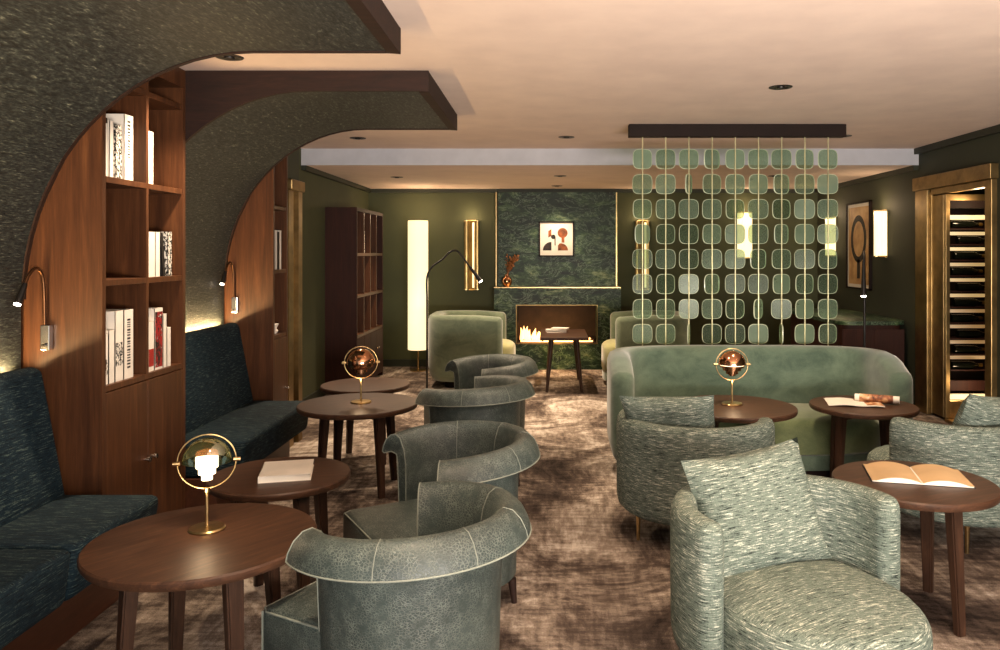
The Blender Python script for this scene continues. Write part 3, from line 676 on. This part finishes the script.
# ------------------------------------------------------------------ books and magazine on tables
def flat_book(loc, rz, w, d, h, mat, label):
    t = thing('book', label, 'book', loc, rz)
    boxes('cover', [(-w / 2, w / 2, -d / 2, d / 2, 0, 0.003), (-w / 2, w / 2, -d / 2, d / 2, h - 0.003, h), (-w / 2, -w / 2 + 0.003, -d / 2, d / 2, 0, h)], mat, t)
    box('page_block', (-w / 2 + 0.003, w / 2 - 0.004, -d / 2 + 0.004, d / 2 - 0.004, 0.003, h - 0.003), M['paper'], t); return t
flat_book((PX(287, 3.60), 3.60, TZ), 0.24, 0.225, 0.255, 0.03, WC, 'closed white book lying on the round table behind the large left one')
fb1 = flat_book((PX(556, 9.55), 9.55, 0.635), 0.1, 0.24, 0.20, 0.03, WC, 'white book under another on the square table by the fire')
flat_book((PX(560, 9.53), 9.53, 0.665), -0.25, 0.20, 0.15, 0.022, M['paper'], 'smaller pale book on top of the white one by the fire')
# open book face up, covers tan
t = thing('open_book', 'open book with tan pages lying on the round table by the front tweed armchair', 'book', (PX(916, 3.56), 3.56, TZ), R(-14))
def leafcurve(u): return 0.018 * math.sin(min(1, u * 1.1) * PI) ** 0.8 + 0.006
bm = bmesh.new(); bm2 = bmesh.new()
for sgn, b_, mth in ((-1, bm, 1.0), (1, bm2, 1.0)):
    n = 12; T, Bt = [], []
    for i in range(n + 1):
        u = i / n; x = sgn * u * 0.205; z = leafcurve(u)
        T.append([b_.verts.new((x, y, z)) for y in (-0.135, 0.135)]); Bt.append([b_.verts.new((x, y, 0.002)) for y in (-0.135, 0.135)])
    for i in range(n):
        b_.faces.new((T[i][0], T[i + 1][0], T[i + 1][1], T[i][1])); b_.faces.new((Bt[i][0], Bt[i][1], Bt[i + 1][1], Bt[i + 1][0]))
        b_.faces.new((T[i][0], Bt[i][0], Bt[i + 1][0], T[i + 1][0])); b_.faces.new((T[i][1], T[i + 1][1], Bt[i + 1][1], Bt[i][1]))
    b_.faces.new((T[n][0], Bt[n][0], Bt[n][1], T[n][1]))
pb = obj('page_block', bm, M['paper'], t, smooth=50); pb2 = obj('page_block', bm2, M['paper'], t, smooth=50)
for sgn, par in ((-1, pb), (1, pb2)):
    bm = bmesh.new(); n = 12; q = []
    for i in range(n + 1):
        u = i / n; q.append([bm.verts.new((sgn * (0.004 + u * 0.203), y, leafcurve(u) + dz)) for y in (-0.137, 0.137) for dz in (0.0012, 0.0026)])
    for A_, B_ in zip(q, q[1:]):
        for i, j in ((0, 1), (1, 3), (3, 2), (2, 0)): bm.faces.new((A_[i], A_[j], B_[j], B_[i]))
    bm.faces.new(q[0]); bm.faces.new(q[-1]); obj('top_page', bm, M['tan_cover'], par, smooth=50)
boxes('cover', [(-0.212, 0.212, -0.14, 0.14, 0, 0.002)], M['ink'], t)
# magazine with one half curled over
t = thing('magazine', 'open magazine with a rolled half lying on the round table before the sofa', 'magazine', (PX(862, 5.27), 5.27, TZ), R(-12))
bm = bmesh.new(); prof = [(-0.23, 0.004), (-0.12, 0.012), (-0.02, 0.006), (0.06, 0.010), (0.12, 0.008)]
prof = [(p.x, p.y) for p in spline([Vector((a, c, 0)) for a, c in prof], 5)] 
def add_sheet(bm, prof, y0, y1, th, skew=0.0):
    A = [[bm.verts.new((x + skew * y, y, z + k)) for y in (y0, y1) for k in (0, th)] for x, z in prof]
    for P_, Q_ in zip(A, A[1:]):
        for i, j in ((0, 1), (1, 3), (3, 2), (2, 0)): bm.faces.new((P_[i], P_[j], Q_[j], Q_[i]))
    bm.faces.new(A[0]); bm.faces.new(A[-1])
add_sheet(bm, prof, -0.13, 0.13, 0.004); pg = obj('pages', bm, M['paper'], t, smooth=50)
bm = bmesh.new(); add_sheet(bm, [(x, z + 0.0046) for x, z in prof if x > 0.0], -0.11, 0.05, 0.0006); add_sheet(bm, [(x, z + 0.0046) for x, z in prof if -0.05 < x < 0.1], 0.06, 0.12, 0.0006)
obj('picture', bm, M['photo'], pg)
bm = bmesh.new(); pr = []
for k in range(40):
    a = k / 39 * 3.6 * PI; r_ = 0.026 - 0.009 * k / 39; pr.append((r_ * math.cos(a), 0.029 + r_ * math.sin(a)))
add_sheet(bm, pr, -0.14, 0.14, 0.0012); o = obj('rolled_pages', bm, [M['paper']], t, (0.10, 0.03, 0.004), (0, 0, R(78)), 60)
bm = bmesh.new(); add_sheet(bm, [(0.0275 * math.cos(a), 0.029 + 0.0275 * math.sin(a)) for a in [2 * PI * k / 24 for k in range(25)]], -0.10, 0.11, 0.0008); obj('picture', bm, M['photo'], o, smooth=60)

# ------------------------------------------------------------------ hanging glass disc screen
DY = 6.50
t = thing('hanging_screen', 'hanging screen of green glass discs on brass rods behind the velvet sofa', 'screen', (PX(736.5, DY), DY, ZC))
tw = 216 / 780 * DY / 2
box('ceiling_bar', (-tw, tw, -0.045, 0.045, -0.105, -0.002), M['blackout'], t, 0.004)
special = {(1, 2): 62, (7, 2): 74, (7, 6): 82, (3, 0): 35, (3, 6): 30, (6, 5): 50, (5, 3): 30, (4, 5): 25, (0, 3): 28, (1, 6): 25, (5, 6): 18}
def squircle(r, n=32): return ellipse(r, r, n, 3.6)
dm = None
for c in range(9):
    x = PX(642.5 + 23.2 * c, DY) - PX(736.5, DY)
    zb = -1.86
    rr = tube('rod', [(x, 0, -0.10), (x, 0, zb)], 0.0055, M['pale_rod'], t, 8)
    for r_ in range(8):
        z = 1.6 - (159 + 25 * r_ - 253) / 780 * DY - ZC
        rot = R(special.get((r_, c), random.Random(c * 17 + r_).uniform(-14, 14)))
        if dm is None:
            bm = bmesh.new(); A_ = squircle(0.083); B_ = squircle(0.0795); th = 0.005
            rings = [[bm.verts.new((p[0], y, p[1])) for p in q] for q, y in ((B_, -th), (A_, -th * 0.5), (A_, th * 0.5), (B_, th))]
            n = len(A_)
            for P_, Q_ in zip(rings, rings[1:]):
                for i in range(n): bm.faces.new((P_[i], P_[(i + 1) % n], Q_[(i + 1) % n], Q_[i])).material_index = 1
            bm.faces.new(rings[0]); bm.faces.new(rings[-1])
            d0 = obj('disc', bm, [M['disc'], M['disc_rim']], rr, (x, 0.010, z), (0, 0, rot)); dm = d0.data
        else:
            d0 = bpy.data.objects.new('disc', dm); COL.objects.link(d0); d0.parent = rr; d0.location = (x, 0.010, z); d0.rotation_euler = (0, 0, rot)

# ------------------------------------------------------------------ fireplace wall
t = thing('fireplace', 'green marble fireplace wall with a lit firebox and brass edges', 'fireplace', (0.125, 10.99, 0))
ox = -0.125
def lb(x0, x1, y0, y1, z0, z1): return (x0 + ox, x1 + ox, y0 - 10.99, y1 - 10.99, z0, z1)
box('overmantel', lb(-0.70, 0.95, 10.90, 10.99, 1.13, 2.448), M['marble'], t)
boxes('surround', [lb(-0.74, -0.43, 10.70, 10.99, 0, 1.12), lb(0.67, 1.00, 10.70, 10.99, 0, 1.12), lb(-0.43, 0.67, 10.70, 10.99, 0.885, 1.12), lb(-0.43, 0.67, 10.70, 10.99, 0, 0.36)], M['marble'], t)
box('mantel_edge', lb(-0.74, 1.00, 10.69, 10.90, 1.12, 1.132), M['brass'], t)
for x in (-0.725, 0.955): box('edge_strip', lb(x - 0.006, x + 0.010, 10.885, 10.99, 1.132, 2.448), M['brass'], t)
boxes('firebox_frame', [lb(-0.44, 0.68, 10.69, 10.70, 0.88, 0.89), lb(-0.44, 0.68, 10.69, 10.70, 0.352, 0.362), lb(-0.44, -0.43, 10.69, 10.70, 0.36, 0.88), lb(0.67, 0.68, 10.69, 10.70, 0.36, 0.88)], M['bronze'], t)
boxes('firebox', [lb(-0.43, 0.67, 10.95, 10.98, 0.36, 0.885), lb(-0.43, 0.67, 10.72, 10.95, 0.36, 0.37)], M['firestone'], t)
for i, (x, a) in enumerate(((-0.2, 0.1), (0.05, -0.15), (0.3, 0.12), (0.5, -0.1))):
    bm = bmesh.new(); add_tube(bm, [(x - 0.14 + ox, -0.17 + a * 0.3, 0.40), (x + 0.14 + ox, -0.15 - a * 0.3, 0.41)], 0.028, 9); obj('log', bm, M['log'], t, smooth=True)
rnd = random.Random(5)
bm = bmesh.new(); add_prism(bm, ellipse(0.50, 0.03, 32, 2, 0.12 + ox, -0.20), 0.372, 0.392); obj('ember_bed', bm, M['flame'], t)
for i in range(12):
    x = (-0.37 + i * 0.042 if i < 7 else -0.1 + (i - 6) * 0.13) + rnd.uniform(-0.015, 0.015) + ox; h = rnd.uniform(0.10, 0.2) * (1.0 if i < 7 else 0.3)
    bm = bmesh.new(); add_lathe(bm, [(0, 0), (0.022, 0.0), (0.034, h * 0.25), (0.022, h * 0.6), (0.008, h * 0.85), (0, h)], 10)
    for v in bm.verts: v.co.x += 0.015 * math.sin(v.co.z / h * 4 + i); v.co.y *= 0.5
    obj('flame', bm, M['flame'], t, (x, -0.21, 0.40), smooth=True)
point((0.10, 10.50, 0.48), 10, (1.0, 0.55, 0.2), 0.12, 'fire_glow')
# vase with dried sprays on the mantel
t = thing('vase', 'copper bud vase with dried orange leaves on the mantel', 'vase', (PX(507, 10.79), 10.79, 1.132))
lathe('vessel', [(0, 0), (0.03, 0), (0.062, 0.035), (0.075, 0.08), (0.062, 0.125), (0.03, 0.148), (0.028, 0.17), (0.02, 0.17), (0.02, 0.12), (0, 0.1)], M['copper'], t, 28)
bm = bmesh.new()
for i in range(13):
    a = rnd.uniform(-0.5, 1.0); tip = Vector((0.13 * math.sin(a) + 0.05, rnd.uniform(-0.05, 0.05), 0.22 + rnd.uniform(0.08, 0.24))); b0 = Vector((0, 0, 0.15))
    pts = spline([b0, b0.lerp(tip, 0.5) + Vector((0, 0, 0.03)), tip], 5); add_tube(bm, pts, 0.0025, 4)
    for p in pts[3:]:
        d = Vector((rnd.uniform(-1, 1), rnd.uniform(-1, 1), rnd.uniform(0, 1.2))).normalized() * 0.045; s_ = d.orthogonal().normalized() * 0.013
        vs = [bm.verts.new(p), bm.verts.new(p + d * 0.5 + s_), bm.verts.new(p + d), bm.verts.new(p + d * 0.5 - s_)]; bm.faces.new(vs)
obj('dried_spray', bm, M['leaf'], t)
# framed abstract over the mantel
t = thing('framed_print', 'square cream print of abstract brown shapes over the fireplace', 'picture', (PX(556.5, 10.88), 10.895, 1.6 + 14 / 780 * 10.88))
w = 0.245
boxes('frame', [(-w, w, -0.03, 0, w - 0.018, w), (-w, w, -0.03, 0, -w, -w + 0.018), (-w, -w + 0.018, -0.03, 0, -w, w), (w - 0.018, w, -0.03, 0, -w, w)], M['blackout'], t)
pn = box('sheet', (-w + 0.018, w - 0.018, -0.018, -0.004, -w + 0.018, w - 0.018), M['paper'], t)
M['shape_brown'] = plain('print_brown', (120, 66, 34), 0.7, 0, 0.5, 14); M['shape_dark'] = plain('print_dark', (40, 32, 28), 0.7, 0, 0.4, 14)
def flat_shape(pts, m):
    bm = bmesh.new(); A_ = [bm.verts.new((x, -0.0188, z)) for x, z in pts]; B_ = [bm.verts.new((x, -0.018, z)) for x, z in pts]; n = len(pts)
    bm.faces.new(A_); bm.faces.new(B_[::-1])
    for i in range(n): bm.faces.new((A_[i], B_[i], B_[(i + 1) % n], A_[(i + 1) % n]))
    obj('printed_shape', bm, m, pn)
def arcp(cx, cz, r, a0, a1, n=16): return [(cx + r * math.cos(R(a0 + (a1 - a0) * i / n)), cz + r * math.sin(R(a0 + (a1 - a0) * i / n))) for i in range(n + 1)]
flat_shape(arcp(0.085, 0.085, 0.07, 0, 360, 28)[:-1], M['shape_brown'])
flat_shape([(0.07, 0.02), (0.11, 0.02), (0.11, -0.05), (0.07, -0.05)], M['shape_brown'])
flat_shape([(0.16, -0.16), (0.02, -0.16), (0.02, -0.09)] + arcp(0.06, -0.16, 0.1, 100, 0), M['shape_brown'])
flat_shape([(-0.07, 0.14), (-0.07, 0.04), (-0.115, 0.02), (-0.115, 0.11)], M['shape_brown'])
flat_shape([(-0.07, -0.16)] + arcp(-0.07, -0.16, 0.12, 90, 180), M['shape_dark'])
flat_shape(arcp(-0.045, 0.03, 0.032, 0, 360, 20)[:-1], M['shape_dark'])
flat_shape([(-0.03, 0.03), (-0.012, 0.03), (-0.012, -0.09), (-0.026, -0.09)], M['shape_dark'])

# ------------------------------------------------------------------ floor lamps
t = thing('column_lamp', 'tall glowing paper column floor lamp by the back wall', 'lamp', (PX(418, 10.6), 10.6, 0))
lathe('base', [(0, 0), (0.11, 0), (0.11, 0.012), (0, 0.016)], M['brass'], t, 32)
lathe('stem', [(0, 0.01), (0.012, 0.01), (0.012, 0.30), (0, 0.30)], M['brass'], t, 14)
point((PX(418, 10.6), 10.6, 2.14), 6, WARM, 0.08, 'column_glow')
lathe('paper_shade', [(0, 0.29), (0.134, 0.29), (0.136, 0.30), (0.136, 2.03), (0.134, 2.04), (0, 2.04)], M['column'], t, 40, smooth=30)
def gooseneck(name, x, y, pts, head, label, lens_e=None):
    t = thing(name, label, 'lamp', (x, y, 0))
    lathe('base', [(0, 0), (0.13, 0), (0.13, 0.014), (0.02, 0.02), (0, 0.02)], M['black'], t, 32)
    tube('stem', [(0, 0, 0.015), (0, 0, pts[0][2])], 0.011, M['black'], t, 10)
    tube('gooseneck', spline(pts), 0.0105, M['black'], t, 8)
    h = tube('lamp_head', head, lambda q: 0.013 + 0.012 * q, M['black'], t, 14)
    d = (Vector(head[-1]) - Vector(head[0])).normalized()
    lathe('lens', [(0, 0), (0.022, 0), (0.022, 0.01), (0, 0.014)], M['tip'], h, 16, head[-1], d.to_track_quat('Z', 'Y').to_euler())
gx, gy = PX(427, 8.5), 8.5
def gp(px, py, dy=0): return (PX(px, gy + dy) - gx, dy, 1.6 - (py - 253) / 780 * (gy + dy))
gooseneck('gooseneck_floor_lamp', gx, gy, [gp(427, 300), gp(427, 278), gp(432, 267), gp(443, 259), gp(450, 252), gp(457, 251), gp(464, 259), gp(470, 267)], [gp(470, 267), gp(480.5, 281)], 'thin black gooseneck floor lamp arching beside the left velvet armchair')
gx, gy = PX(864.5, 7.3), 7.3
gooseneck('gooseneck_floor_lamp', gx, gy, [(0, 0, 1.25), (0, 0, 1.45), (-0.012, -0.03, 1.56), (-0.05, -0.11, 1.61), (-0.082, -0.19, 1.585), (-0.098, -0.225, 1.52)], [(-0.098, -0.225, 1.53), (-0.118, -0.27, 1.215)], 'black gooseneck floor lamp with lit tip in front of the oval ring picture')

# ------------------------------------------------------------------ wall sconces
def sconce(loc, rz, h, r, lit, label):
    up = Vector((math.sin(rz), -math.cos(rz), 0)) * 0.16 + Vector(loc) + Vector((0, 0, h / 2 + 0.06)); point(up, 3.0, WARM, 0.05, 'sconce_glow')
    t = thing('wall_sconce', label, 'lamp', loc, rz, 'ribbed glass wall sconces')
    box('back_plate', (-r * 0.72, r * 0.72, -0.02, 0, -h / 2 - 0.02, h / 2 + 0.02), M['brass'], t, 0.003)
    bm = bmesh.new(); n = 40; pts = []
    for k in range(n + 1):
        a = PI + PI * k / n; rr = r * (1 + 0.05 * math.cos(k * PI)); pts.append((rr * math.cos(a), -0.02 + rr * 0.9 * math.sin(a)))
    add_prism(bm, pts, -h / 2, h / 2); obj('ribbed_glass', bm, lit, t)
    if h > 0.9: box('light_slot', (0.02, 0.045, -0.115, -0.095, -h / 2 + 0.02, h / 2 - 0.02), M['sconce'], t)
    for z in (-h / 2 - 0.012, h / 2): 
        bm = bmesh.new(); add_prism(bm, [(x * 1.06, (y + 0.02) * 1.06 - 0.02) for x, y in pts], z, z + 0.012); obj('end_cap', bm, M['brass'], t)
sconce((PX(471, 10.9), YB, 1.57), 0, 0.95, 0.095, M['sconce_dim'], 'tall brass and glass sconce on the back wall left of the fireplace')
sconce((PX(643, 10.9), YB, 1.57), 0, 0.95, 0.095, M['sconce_dim'], 'tall sconce on the back wall right of the fireplace, behind the disc screen')
sconce((PX(746, 10.9), YB, 1.85), 0, 0.62, 0.10, M['sconce'], 'lit sconce on the back wall seen through the middle of the disc screen')
sconce((XR, 8.80, 1.82), -PI / 2, 0.50, 0.10, M['sconce'], 'lit ribbed sconce on the right wall, right of the oval ring picture')
sconce((XR, 10.35, 1.82), -PI / 2, 0.50, 0.10, M['sconce'], 'lit ribbed sconce on the right wall, left of the oval ring picture')
# oval ring picture on the right wall
t = thing('framed_print', 'tall framed tan print of a dark oval ring on the right wall', 'picture', (XR, 9.50, 1.69), -PI / 2)
hw, hh = 0.36, 0.53
boxes('frame', [(-hw, hw, -0.035, 0, hh - 0.02, hh), (-hw, hw, -0.035, 0, -hh, -hh + 0.02), (-hw, -hw + 0.02, -0.035, 0, -hh, hh), (hw - 0.02, hw, -0.035, 0, -hh, hh)], M['blackout'], t)
pn = box('sheet', (-hw + 0.02, hw - 0.02, -0.018, -0.004, -hh + 0.02, hh - 0.02), M['paper'], t)
box('printed_field', (-hw + 0.06, hw - 0.06, -0.0186, -0.018, -hh + 0.06, hh - 0.06), M['aged'], pn)
bm = bmesh.new(); n = 48; q = []
for k in range(n):
    a = 2 * PI * k / n; q.append([bm.verts.new((rx * math.cos(a), y, rz_ * math.sin(a) + 0.08)) for rx, rz_, y in ((0.235, 0.29, -0.0192), (0.165, 0.215, -0.0192), (0.165, 0.215, -0.0186), (0.235, 0.29, -0.0186))])
for k in range(n):
    for i in range(4): bm.faces.new((q[k][i], q[k][(i + 1) % 4], q[(k + 1) % n][(i + 1) % 4], q[(k + 1) % n][i]))
obj('printed_ring', bm, M['shape_dark'], pn)
bm = bmesh.new(); add_box(bm, -0.045, 0.045, -0.0192, -0.0186, -0.40, -0.17); obj('printed_handle', bm, M['shape_dark'], pn)

# ------------------------------------------------------------------ marble topped counter on the right
t = thing('sideboard', 'dark red wood sideboard with green marble top along the right wall', 'sideboard', (3.41, 9.1, 0))
bm = bmesh.new(); add_prism(bm, ellipse(0.355, 0.92, 48, 7), 0.06, 0.845); obj('body', bm, M['wood_case'], t, smooth=40)
bm = bmesh.new(); add_prism(bm, ellipse(0.385, 0.955, 48, 7), 0.845, 0.885, bev=0.006); obj('marble_top', bm, M['marble'], t, smooth=40)
bm = bmesh.new(); add_prism(bm, ellipse(0.32, 0.88, 48, 7), 0, 0.06); obj('plinth', bm, M['blackout'], t)
for x in (-0.17, 0.17): box('door_panel', (x - 0.155, x + 0.155, -0.928, -0.915, 0.10, 0.80), M['wood_case'], t, 0.003)

# ------------------------------------------------------------------ wine display in the right wall
bm = bmesh.new()
for d in ((XR - 0.05, XR + 0.02, 7.72, 7.97, 0, 2.23), (XR - 0.02, XR + 0.03, 7.69, 7.72, 0.02, 2.2), (XR - 0.05, XR + 0.02, 6.60, 6.70, 0, 2.23), (XR - 0.07, XR + 0.03, 6.58, 7.99, 2.23, 2.36),
          (XR - 0.03, XR + 0.05, 6.70, 7.68, 2.17, 2.23), (XR - 0.04, XR + 0.10, 6.70, 7.40, 0, 0.03)): add_box(bm, *d, bev=0.006)
obj('door_2', bm, M['bronze'], kind='structure')
t = thing('wine_cabinet', 'lit wine cabinet of ten shelves inside the gilded doorway on the right', 'cabinet', (4.12, 7.72, 0)); ox = -4.12; oy = -7.72
cx0, cx1 = 3.805, 4.36
boxes('carcass', [(cx0 + ox, cx0 + 0.028 + ox, 7.46 + oy, 7.68 + oy, 0, 2.16), (cx1 + ox, cx1 + 0.035 + ox, 7.46 + oy, 7.83 + oy, 0, 2.16), (3.905 + ox, cx1 + ox, 7.81 + oy, 7.83 + oy, 0, 2.16), (cx0 + 0.028 + ox, cx1 + ox, 7.46 + oy, 7.68 + oy, 2.03, 2.16)], M['blackout'], t)
boxes('front_frame', [(cx0 - 0.022 + ox, cx0 - 0.001 + ox, 7.46 + oy, 7.685 + oy, 0.03, 2.16), (cx0 - 0.02 + ox, cx0 + 0.02 + ox, 7.42 + oy, 7.46 + oy, 0.03, 2.16), (cx1 + ox, cx1 + 0.035 + ox, 7.42 + oy, 7.46 + oy, 0.03, 2.16), (cx0 + ox, cx1 + ox, 7.43 + oy, 7.46 + oy, 2.10, 2.16)], M['bronze'], t, 0.003)
box('lower_panel', (cx0 + 0.028 + ox, cx1 + ox, 7.47 + oy, 7.49 + oy, 0.28, 0.38), M['wood_case'], t, 0.004)
box('light_ledge', (cx0 + 0.02 + ox, cx1 + ox, 7.44 + oy, 7.49 + oy, 0.20, 0.25), M['led'], t, 0.004)
box('kick_board', (cx0 + 0.02 + ox, cx1 + ox, 7.45 + oy, 7.49 + oy, 0, 0.19), M['brass'], t, 0.004)
ZR = []
for k in range(10):
    z = 0.478 + 0.151 * k; ZR.append(z)
    sh = box('shelf', (cx0 + 0.028 + ox, cx1 + ox, 7.50 + oy, 7.67 + oy, z - 0.012, z), M['wood_case'], t)
    box('light_strip', (cx0 + 0.03 + ox, cx1 - 0.01 + ox, 7.60 + oy, 7.62 + oy, z + 0.088, z + 0.120 + (0.012 if k == 9 else 0)), M['led'] if k > 6 else M['led_mid'] if k > 3 else M['led_low'], sh)
point((4.02, 7.25, 2.05), 5, WARM, 0.05, 'cabinet_glow'); point((4.0, 7.25, 0.35), 3, WARM, 0.05, 'cabinet_glow')
ords = ['lowest', 'second lowest', 'third lowest', 'fourth lowest', 'fifth lowest', 'fifth', 'fourth', 'third', 'second', 'top']
b0 = None
for k in range(10):
    lab = 'dark wine bottle lying on the %s shelf%s of the lit wine cabinet' % (ords[k], ' from the top' if 5 <= k <= 8 else '')
    loc = (3.90 + 0.03 * (k % 3), 7.55, ZR[k] + 0.038)
    if b0 is None:
        b0 = thing('wine_bottle', lab, 'bottle', loc, 0, 'bottles in the wine cabinet')
        bd = lathe('glass_body', [(0, 0), (0.036, 0.0), (0.038, 0.01), (0.038, 0.19), (0.032, 0.215), (0.016, 0.24), (0.0145, 0.30), (0, 0.30)], M['bottle'], b0, 20, (0, 0, 0), (0, PI / 2, 0))
        lathe('foil_cap', [(0.0155, 0.262), (0.0155, 0.302), (0, 0.304)], M['foil'], b0, 16, (0, 0, 0), (0, PI / 2, 0))
    else: dup(b0, loc, 0, lab)

# ------------------------------------------------------------------ ceiling downlights
def downlight(x, y, z, label, beam=None):
    t = thing('downlight', label, 'downlight', (x, y, z), 0, 'recessed ceiling downlights')
    lathe('trim_ring', [(0.052, -0.004), (0.072, -0.004), (0.075, -0.001), (0.075, 0.0), (0.052, 0.0), (0.052, -0.004)], M['black'], t, 28)
    lathe('reflector', [(0.052, -0.0035), (0.040, -0.001), (0.02, -0.0005), (0, -0.0005)], M['black'], t, 24)
    g_ = lathe('gimbal', [(0, -0.012), (0.024, -0.012), (0.028, -0.006), (0.028, -0.001), (0, -0.001)], M['black'], t, 20)
    if beam:
        w_, tgt, ang = beam; spot((x, y, z - 0.03), tgt, w_, ang, 0.8, WARM2, 0.04)
downlight(-1.74, 4.26, ZC, 'recessed black downlight in the ceiling gap beside the tall bookcase', (170, (-2.30, 4.18, 1.3), 80))
downlight(-1.77, 7.26, ZC, 'recessed black downlight beyond the farther canopy', (230, (-1.1, 6.9, 0), 100))
downlight(0.17, 7.20, ZC, 'recessed black downlight left of the screen bar, before the ceiling step', (150, (-0.1, 7.0, 0), 90))
downlight(1.50, 5.03, ZC, 'largest looking black downlight, in the ceiling before the screen bar', (120, (1.5, 5.7, 0.3), 85))
downlight(2.70, 7.13, ZC, 'recessed black downlight behind the right end of the screen bar', (60, (3.0, 7.6, 0.8), 80))
downlight(-1.79, 9.24, ZB, 'recessed black downlight in the low ceiling over the left velvet armchair', (170, (-1.2, 9.2, 0), 100))
downlight(0.14, 9.10, ZB, 'recessed black downlight over the square table by the fire', (200, (0.1, 8.8, 0), 100))
downlight(0.12, 10.45, ZB, 'recessed black downlight nearest the marble fireplace wall', (55, (0.12, 10.95, 0.9), 80))
downlight(2.64, 9.10, ZB, 'recessed black downlight in the low ceiling seen behind the disc screen', (80, (2.6, 9.2, 0), 85))
# downlights of the same row over and behind the camera
for x, y, w_ in ((0.17, 4.5, 80), (1.3, 2.3, 110), (-0.5, 2.2, 110), (-1.3, 2.6, 50), (2.4, 4.0, 60), (0.3, 0.9, 60)):
    if y < 3.2 and x < -0.7: continue
    spot((x, y, ZC - 0.03), (x, y + 0.2, 0), w_, 85, 0.8, WARM2, 0.06)
